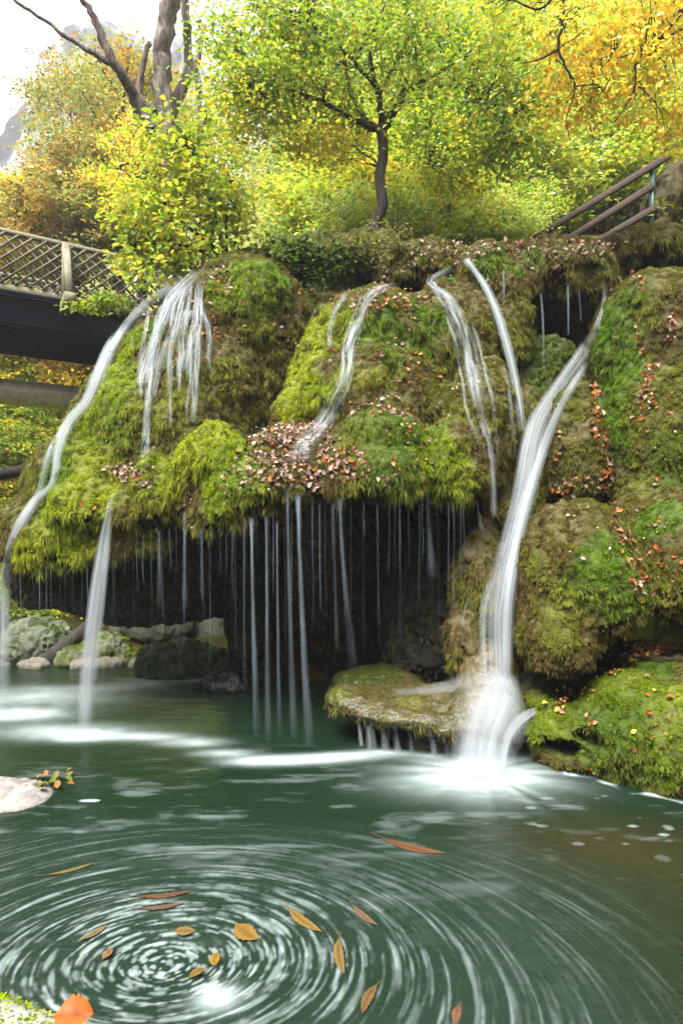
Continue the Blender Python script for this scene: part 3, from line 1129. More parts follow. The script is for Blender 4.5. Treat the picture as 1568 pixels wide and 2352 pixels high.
# ------------------------------------------------------------------ falling water
def ribbon(name, pts, widths, mat, alpha=None, lanes=9, bulge=0.25, label=None, parent=None, cat="waterfall", group=None, jag=0.0):
    """A sheet of falling water through pts (world), each with a width; bowed towards the viewer."""
    pts = np.asarray(pts, float)
    n0 = len(pts)
    m = max(14, n0 * 6)
    tt = np.linspace(0, n0 - 1, m)
    def interp(a):
        a = np.asarray(a, float)
        i = np.clip(tt.astype(int), 0, n0 - 2)
        f = tt - i
        a0, a1 = a[np.maximum(i - 1, 0)], a[i]
        a2, a3 = a[i + 1], a[np.minimum(i + 2, n0 - 1)]
        if a.ndim > 1:
            f = f[:, None]
        return 0.5 * (2 * a1 + (a2 - a0) * f + (2 * a0 - 5 * a1 + 4 * a2 - a3) * f ** 2 + (3 * a1 - a0 - 3 * a2 + a3) * f ** 3)
    c = interp(pts)
    w = np.maximum(interp(widths), 0.004)
    al = np.clip(interp(alpha if alpha is not None else np.ones(n0)), 0, 2)
    ft = np.linspace(0, 1, m)
    al = al * sstep(0, 0.10, ft) * (1 - 0.75 * sstep(0.90, 1.0, ft))
    s = np.linspace(-1, 1, lanes)
    tan = np.gradient(c, axis=0)
    tan /= np.linalg.norm(tan, axis=1)[:, None]
    view = np.array([0, -1, 0.15])
    side = np.cross(tan, view)
    side /= np.linalg.norm(side, axis=1)[:, None] + 1e-9
    nrm = np.cross(side, tan)
    v = c[:, None, :] + side[:, None, :] * (s[None, :, None] * w[:, None, None] * 0.5) \
        + nrm[:, None, :] * ((1 - s[None, :, None] ** 2) * bulge * w[:, None, None] * 0.5)
    L_ = np.concatenate([[0], np.cumsum(np.linalg.norm(np.diff(c, axis=0), axis=1))])
    u0 = RNG.random() * 50
    uvx = u0 + s[None, :] * 0.5 * np.maximum(w, 0.03)[:, None] / 0.25
    uv = np.stack([np.broadcast_to(uvx, (m, lanes)), np.broadcast_to(L_[:, None] + u0 * 3, (m, lanes))], -1).reshape(-1, 2)
    edge = np.clip((1 - s ** 2), 0, 1) ** 1.2 * 1.15
    aa = (al[:, None] * edge[None, :])
    i, j = np.meshgrid(np.arange(lanes - 1), np.arange(m - 1))
    k = (j * lanes + i).ravel()
    q = np.stack([k, k + 1, k + lanes + 1, k + lanes], 1)
    v = v.reshape(-1, 3)
    if parent is None and label:
        org = c[-1].copy()
        o = link(name, mesh_np(name, v - org, q, mat, uv=uv, attrs={"a": aa.ravel()}))
        o.location = org
        tag(o, label, cat, group)
        return o
    return link(name, mesh_np(name, v, q, mat, uv=uv, attrs={"a": aa.ravel()}), parent)


def on_rock(path, off=0.075):
    """Follow the rock surface along surveyed sight lines (u, v, width_px, alpha)."""
    P, Wd, A = [], [], []
    for (u0, v0, w0, a0), (u1, v1, w1, a1) in zip(path[:-1], path[1:]):
        n = max(2, int(math.hypot(u1 - u0, v1 - v0) / 16))
        for k in range(n):
            t = k / n
            u, v = u0 + (u1 - u0) * t, v0 + (v1 - v0) * t
            p, nn = cast(u, v)
            if p is None:
                continue
            P.append(np.array(p + nn * off) + np.array([0, -0.03, 0]))
            Wd.append((w0 + (w1 - w0) * t) * 1.35 / FPX * p.y)
            A.append(a0 + (a1 - a0) * t)
    P = np.array(P)
    # falling water jumps forward over hollows: smooth the depth
    for _ in range(3):
        P[1:-1] = P[1:-1] * 0.4 + 0.3 * (P[:-2] + P[2:])
    return P[::2], Wd[::2], A[::2]


def surface_fall(name, path, mat, label, parent=None, off=0.075, lanes=9):
    P, Wd, A = on_rock(path, off)
    if len(P) < 3:
        return None
    return ribbon(name, P, Wd, mat, A, lanes, 0.18, label, parent)


def in_front(u, v, Y, gap=0.07):
    p, n = cast(u, v)
    return W(u, v, Y if p is None or v > 1600 else min(Y, p.y - gap))


def fall_group(name, loc, label, ribbons, mat):
    e = empty(name, loc, label, "waterfall")
    for path, *m in ribbons:
        if len(path[0]) == 4:
            surface_fall("water_strand", path, m[0] if m else mat, None, e)
        else:
            P = [in_front(p[0], p[1], p[2]) for p in path]
            ribbon("water_strand", P, [p[3] / FPX * p[2] for p in path], m[0] if m else mat, [p[4] for p in path], 13, 0.3, None, e)
    return e


# main waterfall on the right: (u, v, distance, width, density)
fall_group("waterfall", G(1110, 1775), "broad white main waterfall pouring down beside the right cliff into the pool", [
    ([(1386, 650, 6.9, 12, 0.7), (1386, 700, 6.85, 13, .7), (1374, 750, 6.8, 29, .6), (1345, 800, 6.7, 37, .6), (1310, 850, 6.55, 37, .75), (1265, 915, 6.4, 42, 0.9),
      (1230, 980, 6.25, 54, 1.0), (1212, 1060, 6.1, 55, 1.0), (1195, 1150, 6.0, 52, .95), (1170, 1250, 5.9, 55, .9), (1150, 1340, 5.8, 62, .9), (1140, 1420, 5.75, 62, .85), (1142, 1500, 5.72, 59, .85), (1145, 1580, 5.7, 62, .8)],),
    ([(1350, 830, 6.6, 17, .7), (1318, 880, 6.45, 20, .9), (1285, 940, 6.3, 25, 1), (1250, 1020, 6.15, 30, 1), (1215, 1130, 5.98, 37, 1.1), (1188, 1240, 5.85, 37, 1.1), (1168, 1360, 5.68, 37, 1.1), (1162, 1470, 5.64, 35, 1.1), (1160, 1590, 5.62, 34, 1)],),
    ([(1225, 960, 6.25, 22, .6), (1205, 1040, 6.1, 25, .7), (1196, 1120, 6.0, 20, .6), (1180, 1200, 5.95, 17, .6), (1150, 1280, 5.9, 18, .5)],),
    ([(1130, 1330, 5.85, 22, .4), (1112, 1390, 5.8, 22, .7), (1108, 1470, 5.78, 18, .7), (1114, 1570, 5.75, 22, .6)],),
    ([(1165, 1540, 5.66, 60, .6), (1150, 1580, 5.58, 130, .9), (1140, 1610, 5.45, 190, .8), (1125, 1660, 5.32, 180, .75), (1115, 1720, 5.26, 160, .7), (1110, 1785, 5.2, 150, .8)], M_VEIL),
    ([(1150, 1560, 5.62, 90, .5), (1145, 1600, 5.5, 130, .6), (1138, 1640, 5.4, 160, .5), (1128, 1690, 5.32, 160, .3)], M_VEIL),
    ([(1120, 1700, 5.2, 140, .3), (1112, 1740, 5.14, 170, .7), (1108, 1790, 5.05, 190, .9)], M_VEIL),
    ([(1130, 1590, 5.5, 60, .6), (1100, 1640, 5.36, 60, .8), (1085, 1700, 5.24, 60, .8), (1078, 1785, 5.16, 70, .8)], M_VEIL),
    ([(1160, 1590, 5.45, 50, .8), (1140, 1650, 5.3, 56, 1), (1125, 1700, 5.2, 56, 1), (1115, 1785, 5.12, 60, 1)], M_VEIL),
    ([(1232, 1632, 5.42, 20, .7), (1208, 1646, 5.38, 30, .9), (1182, 1668, 5.32, 36, 1), (1162, 1705, 5.22, 30, 1), (1148, 1780, 5.16, 34, .9)],),
    ([(1060, 1440, 6.0, 8, .5), (1068, 1400, 6.0, 6, .5), (1075, 1370, 6.0, 4, .4)], M_THREAD),
    ([(1095, 1565, 5.85, 70, .7), (1040, 1580, 5.9, 46, .7), (970, 1588, 5.95, 30, .5), (900, 1594, 6.0, 22, .4)], M_VEIL),
], M_FALL)
# free jet of the middle ridge
fall_group("waterfall", W(1190, 990, 6.3), "slim arching jet of water leaping from the top of the middle ridge", [
    ([(1066, 596, 7.3, 20, .8), (1078, 606, 7.1, 20, .9), (1092, 625, 6.85, 18, .9), (1118, 665, 6.6, 22, 1), (1145, 730, 6.5, 26, 1), (1168, 810, 6.42, 26, .95), (1185, 890, 6.36, 24, .9), (1200, 990, 6.28, 24, .7)],),
    ([(1160, 860, 6.45, 14, .4), (1172, 940, 6.4, 14, .5), (1182, 1050, 6.35, 12, .3)],),
    ([(1050, 620, 18, .8), (1068, 608, 22, 1), (1075, 600, 20, .9)], M_FALL_T),
], M_FALL)
fall_group("waterfall", W(1130, 1180, 6.0), "thin veil sliding down the right flank of the middle dome", [
    ([(1050, 616, 12, .4), (1015, 628, 14, .6), (990, 642, 18, .8), (988, 656, 22, .9), (1005, 674, 24, 1), (1030, 700, 30, .9), (1050, 750, 30, .9), (1070, 800, 34, .8), (1085, 870, 30, .7), (1100, 930, 26, .6), (1112, 980, 22, .5)], M_FALL_T),
    *[([(u0, v0_, 8, .8), (u0 + 24, v0_ + 80, 9, .8), (u0 + 42, v0_ + 170, 8, .7), (u0 + 56, v0_ + 260, 7, .5), (u0 + 64, v0_ + 330, 6, .3)], M_FALL_T)
      for u0, v0_ in ((1040, 700), (1058, 760), (1078, 740), (1022, 720))],
    ([(1105, 960, 6.15, 14, .6), (1122, 1040, 6.05, 20, .7), (1130, 1110, 6.0, 20, .7), (1133, 1185, 5.98, 18, .6)],),
], M_FALL)
fall_group("waterfall", W(770, 980, 6.2), "white trickle running down the left of the middle dome onto the leafy ledge", [
    ([(915, 666, 10, .3), (880, 672, 16, .6), (852, 682, 20, 1), (832, 710, 24, 1), (815, 750, 26, 1), (805, 800, 28, 1), (800, 850, 26, 1), (785, 900, 32, .9), (768, 950, 36, .8), (745, 985, 36, .7), (715, 1005, 34, .8), (695, 1035, 36, .8), (690, 1070, 44, .7), (672, 1100, 44, .8)], M_FALL_T),
    ([(795, 690, 14, .6), (770, 725, 12, .7), (758, 770, 12, .6), (752, 820, 10, .5)], M_FALL_T),
    ([(625, 935, 22, .5), (612, 960, 26, .7), (600, 975, 22, .5)], M_FALL_T),
    ([(870, 675, 30, .6), (900, 672, 26, .6), (930, 668, 20, .5)], M_FALL_T),
], M_FALL_T)
fall_group("waterfall", W(400, 1000, 6.4), "spread of white trickles over the crown and face of the left dome", [
    ([(485, 638, 30, 1), (445, 648, 36, 1.1), (405, 660, 38, 1.1), (365, 682, 36, 1.1), (330, 708, 30, 1.1), (304, 735, 26, 1), (284, 760, 22, .9)], M_FALL),
    ([(470, 642, 24, 1), (430, 665, 30, 1), (400, 700, 24, 1), (384, 745, 20, .9), (366, 790, 18, .9), (350, 835, 36, 1.1), (338, 880, 20, .8), (331, 935, 14, .6)], M_FALL_T),
    ([(440, 650, 24, 1), (388, 690, 22, 1), (376, 735, 16, .9), (370, 785, 16, .8), (354, 830, 30, 1), (348, 900, 16, .8), (346, 965, 14, .8), (341, 1040, 18, 1), (322, 1092, 18, .9)], M_FALL_T),
    ([(478, 645, 22, 1), (463, 695, 20, 1), (458, 760, 16, 1), (455, 820, 32, 1), (452, 880, 18, .8), (450, 940, 14, .7), (447, 990, 14, .5)], M_FALL_T),
    ([(430, 668, 20, .9), (412, 735, 16, .8), (404, 800, 14, .6), (396, 850, 12, .5)], M_FALL_T),
    ([(455, 690, 16, .8), (476, 740, 12, .7), (486, 830, 10, .6), (488, 900, 8, .5)], M_FALL_T),
    ([(372, 828, 60, .9), (350, 845, 70, .9), (330, 865, 40, .7)], M_FALL_T),
    ([(480, 815, 40, .8), (452, 828, 60, .9), (430, 845, 40, .7)], M_FALL_T),
    *[([(u0, 652 + abs(u0 - 470) * .25, 10, .9), (u0 - 8 - d_ * .2, 720, 10, .9), (u0 - 14 - d_ * .45, 790, 9, .7), (u0 - 18 - d_ * .6, 840, 16, .9), (u0 - 20 - d_ * .75, 900, 8, .6), (u0 - 22 - d_ * .9, v1_, 7, .4)], M_FALL_T)
      for u0, d_, v1_ in ((476, 4, 940), (466, 20, 985), (452, 26, 930), (436, 30, 1000), (420, 44, 960), (404, 50, 1010), (388, 52, 960), (372, 40, 900))],
    ([(425, 720, 34, .9), (420, 760, 20, .7), (424, 830, 26, .7), (420, 890, 14, .5)], M_FALL_T),
], M_FALL_T)
fall_group("waterfall", G(5, 1640), "long white fall sliding down the outer left edge of the left dome", [
    ([(290, 752, 7.1, 20, .9), (258, 790, 7.0, 34, 1.1), (228, 860, 6.95, 38, 1.1), (200, 925, 6.9, 34, 1.1), (160, 970, 6.85, 32, 1.1), (136, 1030, 6.75, 26, 1.1), (122, 1110, 6.65, 20, 1.0), (80, 1155, 6.6, 28, 1.1), (45, 1210, 6.6, 30, 1), (22, 1270, 6.6, 28, 1), (12, 1340, 6.65, 30, 1.1), (10, 1450, 6.7, 34, 1.1), (8, 1645, 6.7, 38, 1.0)],),
    ([(420, 652, 7.0, 30, .9), (378, 672, 7.0, 34, 1), (340, 698, 7.05, 32, 1), (308, 728, 7.05, 30, 1), (286, 755, 7.05, 30, 1), (268, 785, 7.0, 30, .9), (250, 820, 7.0, 30, .7)],),
    ([(150, 975, 6.85, 20, .8), (115, 1040, 6.75, 22, .7), (95, 1120, 6.7, 20, .6), (70, 1170, 6.65, 22, .6), (28, 1250, 6.65, 20, .5)],),
], M_FALL)
fall_group("waterfall", G(190, 1690), "tall white column of water falling from the notch in the left mossy lip", [
    ([(275, 1090, 14, .4), (262, 1120, 16, .7), (256, 1150, 20, .8)], M_FALL_T),
    ([(258, 1130, 6.02, 14, .6), (252, 1180, 5.98, 24, .9), (242, 1240, 5.97, 34, .9), (228, 1330, 5.98, 40, .95), (215, 1430, 6.0, 42, 1.0), (203, 1550, 6.05, 44, .9), (195, 1690, 6.08, 40, .85)],),
    ([(256, 1170, 5.95, 12, .6), (248, 1250, 5.94, 16, .8), (234, 1400, 5.96, 16, .7), (218, 1560, 6.0, 14, .5)],),
], M_FALL)
fall_group("waterfall", W(1240, 900, 6.9), "faint streaks dripping in front of the black recess at the top right", [
    ([(1155, 620, 6.7, 5, .9), (1156, 660, 6.6, 6, .9), (1157, 700, 6.6, 4, .5)],),
    ([(1241, 670, 6.75, 6, .9), (1246, 740, 6.72, 7, .8), (1248, 850, 6.7, 7, .4)],),
    ([(1303, 650, 6.75, 6, .8), (1304, 710, 6.72, 6, .7), (1304, 770, 6.7, 5, .4)],),
    ([(1328, 660, 6.75, 6, .5), (1334, 740, 6.72, 6, .4)],),
], M_THREAD)

# threads over the cave: prominent ones described one by one, faint ones alike
THREADS = [
    (578, 1185, 590, 1690, 12, 1.0, "thread of water at the left end of the close row over the cave"),
    (612, 1180, 616, 1700, 10, .9, "second thread from the left in the close row over the cave"),
    (636, 1190, 642, 1700, 8, .8, "narrow third thread from the left in the close row over the cave"),
    (660, 1110, 676, 1700, 12, .75, "soft fourth thread from the left in the close row over the cave"),
    (684, 1130, 712, 1715, 14, 1.1, "brightest thread of the close row, falling from the leafy lip over the cave"),
    (780, 1140, 812, 1540, 14, .55, "wide soft thread falling over the middle of the black cave"),
    (765, 1150, 775, 1500, 8, .35, "dim narrow thread left of the wide soft one over the cave"),
    (980, 1120, 994, 1330, 16, .75, "short forked thread hanging under the right end of the mossy lip"),
    (425, 1175, 424, 1400, 12, .6, "soft thread under the tall bright moss cushion on the left"),
    (366, 1215, 368, 1400, 12, .5, "soft thread under the low moss cushion left of the tall one"),
    (462, 1215, 466, 1380, 8, .4, "slim thread beside the long moss tongue of the left lip"),
    (335, 1420, 336, 1550, 6, .8, "short bright thread dropping in front of the far green boulder"),
    (414, 1430, 414, 1540, 8, .6, "short thread dropping over the grey boulder seen through the cave"),
    (560, 1190, 562, 1600, 6, .3, "dim thread just left of the close row over the cave"),
    (1095, 1150, 1108, 1220, 8, .6, "little thread dripping off the far right tip of the mossy lip"),
]
for (u0, v0, u1, v1, w, a, lab) in THREADS:
    p, n = cast(u0, v0 - 25)
    Y0 = p.y - 0.04 if p is not None else 5.8
    if v1 > 1640:
        Y1 = CAM_H * FPX / (v1 + 25 - 1176)
    else:
        Y1 = Y0 - 0.02
    if v0 > 1400:
        Y0 = Y1 = 7.4
    Y0 = min(Y0, 7.4)
    pts = [W(u0 + (u1 - u0) * t ** 1.4, v0 + (v1 - v0) * t, Y0 + (Y1 - Y0) * t) for t in (0, .1, .25, .45, .7, 1)]
    ribbon("water_thread", pts, [w * f / FPX * 5.7 for f in (1.3, .7, .75, .95, 1.3, 1.9)], M_THREAD, [a * 1.5, a * 1.3, a, a * .8, a * .6, a * .3], 9, 0.3, "bright " + lab if a > .85 else lab, cat="water thread", group="threads of water over the cave")
for k in range(64):
    u0 = 30 + 1050 * (k + random.random()) / 64
    v0 = np.interp(u0, [0, 60, 250, 400, 520, 600, 700, 900, 1080], [1300, 1310, 1250, 1200, 1210, 1170, 1150, 1150, 1150])
    p, n = cast(u0, v0 - 25)
    Y0 = min(p.y, 7.0) if p is not None else 6.0
    v1 = v0 + random.uniform(60, 380)
    a = random.choice([.12, .18, .26, .4, .6])
    pts = [W(u0 + random.uniform(-1, 4) * t, v0 + (v1 - v0) * t, Y0) for t in (0, .3, .65, 1)]
    ribbon("water_thread", pts, [random.uniform(.6, 1.4) * k_ / FPX * Y0 for k_ in (4, 3, 4, 6)], M_THREAD, [a * 1.2, a, a * .7, 0.02], 5, 0.3, "faint hair thin thread of water dripping from the mossy lip into the dark cave", cat="water thread", group="faint threads of water over the cave")
# little curtain off the shelf
for k, (u0, v0, v1, w, a) in enumerate([(822, 1640, 1715, 10, .8), (846, 1640, 1722, 22, .6), (878, 1635, 1725, 16, .8), (905, 1655, 1728, 14, .7), (938, 1665, 1728, 10, .4), (990, 1675, 1735, 14, .6), (1020, 1690, 1738, 10, .3)]):
    lab = ["first", "second and widest", "third", "fourth", "faint fifth", "sixth", "last and faintest"][k] + " strand from the left in the low curtain off the tan rock shelf"
    Y1 = CAM_H * FPX / (v1 + 4 - 1176)
    pts = [W(u0 + 8 * t, v0 + (v1 - v0) * t, Y1 + 0.03 * (1 - t)) for t in (0, .25, .6, 1)]
    ribbon("water_strand", pts, [w * f / FPX * 5.6 for f in (.8, 1, 1.2, 1.5)], M_FALL, [a, a, a * .8, a * .7], 7, 0.3, lab, cat="water strand", group="strands off the rock shelf")

# ------------------------------------------------------------------ leaves and litter
def leaf_arrays(pos, nrm, size, fold=0.25, aspect=0.62, dirv=None):
    """Beech-like leaves, six corners folded along the midrib."""
    m = len(pos)
    if dirv is None:
        dirv = RNG.normal(size=(m, 3))
    d = dirv - (dirv * nrm).sum(1)[:, None] * nrm
    d /= np.linalg.norm(d, axis=1)[:, None] + 1e-9
    s = np.cross(d, nrm)
    L_ = size[:, None]
    w = L_ * aspect * 0.5
    b = pos
    up = nrm * L_ * fold * 0.5
    v = np.stack([b, b + d * L_ * .32 + s * w + up, b + d * L_ * .7 + s * w * .75 + up * .8, b + d * L_ - up * .3,
                  b + d * L_ * .7 - s * w * .75 + up * .8, b + d * L_ * .32 - s * w + up], 1).reshape(-1, 3)
    k = np.arange(m)[:, None] * 6
    q = np.concatenate([k + np.array([[0, 1, 2, 3]]), k + np.array([[0, 3, 4, 5]])])
    return v, q


def leaf_mesh(name, pos, nrm, size, colr, mat, parent=None, **kw):
    v, q = leaf_arrays(pos, nrm, size, **kw)
    return link(name, mesh_np(name, v, q, mat, np.repeat(colr, 6, axis=0), smooth=False), parent)


def litter(name, label, cells, size, palette, ymax=9.5):
    pos, nr = [], []
    for (u, v, ru, rv, n) in cells:
        for _ in range(n):
            a, r = random.random() * 6.283, math.sqrt(random.random())
            p, nn = cast(u + math.cos(a) * r * ru, v + math.sin(a) * r * rv)
            if p is None or nn.z < -0.25 or p.y > ymax:
                continue
            pos.append(np.array(p + nn * random.uniform(0.02, 0.045)))
            nr.append(np.array(nn) + RNG.normal(size=3) * 0.35)
    if not pos:
        return
    pos, nr = np.array(pos), np.array(nr)
    nr /= np.linalg.norm(nr, axis=1)[:, None]
    pal = np.array(palette)
    c = pal[RNG.integers(0, len(pal), len(pos))] * (0.6 + 0.6 * RNG.random((len(pos), 1)))
    sz = size * (0.45 + 1.1 * RNG.random(len(pos)) ** 1.6)
    o = leaf_mesh(name, pos, nr, sz, c, M_LITTER, fold=0.4, aspect=0.7)
    o["kind"] = "stuff"
    o["label"] = label
    o["category"] = "leaves"


PINK = [(.40, .28, .22), (.34, .23, .18), (.20, .12, .08), (.22, .10, .05), (.13, .075, .045), (.32, .24, .20)]
ORANGE = [(.36, .10, .015), (.28, .07, .015), (.40, .16, .05), (.20, .06, .015), (.36, .19, .10)]
litter("leaf_litter", "carpet of pinkish brown fallen leaves on the ledge above the cave",
       [(650, 1000, 100, 26, 260), (690, 1030, 110, 44, 190), (620, 1060, 90, 50, 130), (740, 1070, 120, 46, 240), (760, 1110, 150, 40, 200), (580, 1110, 80, 55, 90), (280, 1082, 45, 16, 70), (320, 1100, 40, 30, 60),
        (700, 990, 60, 14, 120), (380, 1190, 130, 50, 60)], 0.05, PINK + PINK + ORANGE[:1])
litter("leaf_litter", "brown leaves caught in the moss on the face of the middle dome",
       [(900, 690, 90, 25, 110), (880, 800, 130, 100, 70), (960, 900, 120, 120, 55), (950, 1030, 60, 90, 60), (860, 930, 60, 40, 30), (920, 950, 20, 10, 14), (1090, 900, 40, 200, 26), (800, 700, 60, 30, 60)], 0.043, PINK + ORANGE)
litter("leaf_litter", "pale pink brown leaves strewn on the upper ledge and earth slope",
       [(980, 600, 120, 45, 170), (1050, 575, 100, 20, 90), (1250, 570, 170, 16, 120), (1420, 585, 110, 30, 90), (900, 640, 80, 40, 130), (1300, 620, 130, 50, 80), (1200, 640, 100, 60, 40)], 0.047, PINK)
litter("leaf_litter", "brown leaves dotted over the left dome",
       [(510, 650, 30, 30, 60), (480, 760, 25, 90, 40), (560, 780, 110, 130, 70), (680, 720, 50, 90, 60), (380, 760, 110, 120, 70), (290, 1000, 90, 80, 16), (170, 1190, 90, 80, 14)], 0.043, PINK + ORANGE)
crev = [(1362, 885), (1368, 950), (1372, 1000), (1390, 1080), (1398, 1130), (1412, 1190), (1432, 1250), (1452, 1300), (1470, 1350)]
cells = [(u, v, 13, 36, 24) for u, v in crev] + [(1340, 1110, 60, 16, 50), (1390, 1100, 26, 26, 70), (1290, 1130, 40, 16, 20)]
litter("leaf_litter", "line of orange leaves lodged in the crevice down the right cliff", cells, 0.047, ORANGE + PINK[:2])
litter("leaf_litter", "orange and pale leaves in the upper groove of the right cliff",
       [(1490, 860, 14, 26, 30), (1488, 905, 16, 24, 30), (1482, 960, 10, 40, 16), (1545, 750, 10, 40, 24), (1470, 760, 12, 60, 16), (1430, 650, 60, 30, 40), (1500, 1000, 70, 200, 26), (1320, 1250, 120, 130, 22), (1520, 1300, 50, 130, 36), (1290, 1020, 40, 100, 24)], 0.043, ORANGE + PINK[:3])
litter("leaf_litter", "heap of orange leaves on the mossy boulder below the right cliff",
       [(1500, 1485, 60, 18, 170), (1440, 1505, 50, 16, 60), (1380, 1545, 50, 16, 40), (1320, 1590, 40, 14, 34), (1280, 1620, 26, 10, 18), (1450, 1640, 110, 90, 20), (1340, 1770, 30, 8, 14), (1560, 1465, 30, 14, 60)], 0.048, ORANGE + [(.6, .42, .08)], 5.85)

PAL_GREEN = [(.26, .40, .02), (.20, .34, .018), (.33, .43, .02), (.16, .28, .016), (.40, .44, .022), (.52, .40, .022), (.12, .22, .015), (.30, .42, .02)]
PAL_YG = [(.46, .52, .035), (.34, .48, .03), (.58, .54, .035), (.25, .42, .025), (.66, .52, .035), (.38, .46, .03)]
PAL_YEL = [(.88, .68, .05), (.86, .62, .04), (.90, .74, .10), (.84, .54, .04), (.84, .42, .03), (.76, .68, .06), (.88, .70, .06)]
PAL_ORG = [(.52, .28, .04), (.47, .32, .045), (.40, .34, .05), (.31, .33, .06), (.55, .37, .06), (.38, .20, .035)]
PAL_HZ = [(.46, .50, .03), (.36, .46, .03), (.52, .50, .03), (.28, .40, .02), (.60, .48, .03), (.33, .44, .03)]
PAL_PALE = [(.44, .58, .12), (.55, .62, .14), (.36, .50, .10), (.66, .66, .14), (.50, .52, .10)]
PAL_OLIVE = [(.31, .33, .06), (.23, .30, .06), (.42, .29, .05), (.44, .20, .03), (.36, .38, .08), (.20, .26, .06)]


def clump_leaves(centres, per, rad, size, pal, flat=0.4, tilt=0.55):
    """Sprays of leaves round given centres: flattish discs of leaves leaning outward and down."""
    m = len(centres) * per
    c = np.repeat(np.asarray(centres), per, axis=0)
    r = np.broadcast_to(np.asarray(rad), (len(centres),)).repeat(per)
    o = RNG.normal(size=(m, 3)) * np.array([1, 1, flat])
    o *= (r * (0.35 + 0.65 * RNG.random(m)) / 1.6)[:, None]
    nrm = RNG.normal(size=(m, 3)) * tilt + np.array([0, -0.25, 0.8])
    nrm /= np.linalg.norm(nrm, axis=1)[:, None]
    pal = np.array(pal)
    base = RNG.integers(0, len(pal), len(centres)).repeat(per)
    own = RNG.integers(0, len(pal), m)
    ci = np.where(RNG.random(m) < 0.55, base, own)
    col = pal[ci] * (0.75 + 0.5 * RNG.random((m, 1)))
    dv = o + np.array([0, 0, -0.08])
    return c + o, nrm, size * (0.7 + 0.6 * RNG.random(m)), col, dv


def in_ellipsoid(c, r, n, shell=0.0):
    d = RNG.normal(size=(n, 3))
    d /= np.linalg.norm(d, axis=1)[:, None]
    q = RNG.random(n) ** (1 / 3)
    q = shell + (1 - shell) * q
    return np.asarray(c) + d * q[:, None] * np.asarray(r)


def wander(p0, p1, n, amp, sag=0.0):
    t = np.linspace(0, 1, n)[:, None]
    p = np.asarray(p0) * (1 - t) + np.asarray(p1) * t
    w = np.cumsum(RNG.normal(size=(n, 3)) * amp, axis=0)
    w -= w[0]
    w -= t * w[-1]
    p = p + w
    p[:, 2] += sag * np.sin(t[:, 0] * math.pi)
    return p


def smooth_poly(pts, n=5):
    pts = np.asarray(pts, float)
    out_ = []
    k = len(pts)
    for i in range(k - 1):
        a0, a1, a2, a3 = pts[max(i - 1, 0)], pts[i], pts[i + 1], pts[min(i + 2, k - 1)]
        for j in range(n):
            f = j / n
            out_.append(0.5 * (2 * a1 + (a2 - a0) * f + (2 * a0 - 5 * a1 + 4 * a2 - a3) * f ** 2 + (3 * a1 - a0 - 3 * a2 + a3) * f ** 3))
    out_.append(pts[-1])
    return np.array(out_)


def near_tree(name, base, label, trunk, limbs, lobes, bark, leaf_size, per=22, rad=0.28, twig=0.006, cat="tree", tilt=0.55, flat=0.4):
    """trunk / limbs: polylines of surveyed (u, v, distance, radius); lobes: (u, v, dist, rx, ry, rz, sprays, palette)."""
    e = empty(name, base, label, cat)
    acc = Acc()
    P = np.array([W(a, b, c) for a, b, c, _ in trunk])
    R = np.array([r for *_, r in trunk])
    t5 = smooth_poly(np.hstack([P, R[:, None]]))
    acc.tube(t5[:, :3], t5[:, 3], 10, wob=0.12)
    acc.build("trunk", bark, e)
    pool = [t5[:, :3]]
    la = Acc()
    for lb in limbs:
        s = smooth_poly(np.array([[*W(a, b, c), r] for a, b, c, r in lb]))
        s[1:-1, :3] += RNG.normal(size=(len(s) - 2, 3)) * s[1:-1, 3:4] * 0.35
        la.tube(s[:, :3], s[:, 3], 7, wob=0.1)
        pool.append(s[:, :3])
    pool = np.vstack(pool)
    allpos = []
    for (u, v, Y, rx, ry, rz, n, pal) in lobes:
        cs = in_ellipsoid(W(u, v, Y), (rx, ry, rz), n)
        allpos.append((clump_leaves(cs, per, rad, leaf_size, pal, flat, tilt)))
        for c in cs[::2]:
            k = np.argmin(((pool - c) ** 2).sum(1) + np.where(pool[:, 2] > c[2] + 0.3, 0.5, 0))
            if np.linalg.norm(pool[k] - c) < 2.2:
                w = wander(pool[k], c, 7, 0.03, 0.06)
                la.tube(w, np.linspace(twig * 1.5, twig * 0.5, 7), 4, cap=False)
    if la.n:
        la.build("branch", bark, e)
    A = [np.concatenate(x) for x in zip(*allpos)]
    leaf_mesh("crown", A[0], A[1], A[2], A[3], M_LEAF, e, dirv=A[4])
    return e


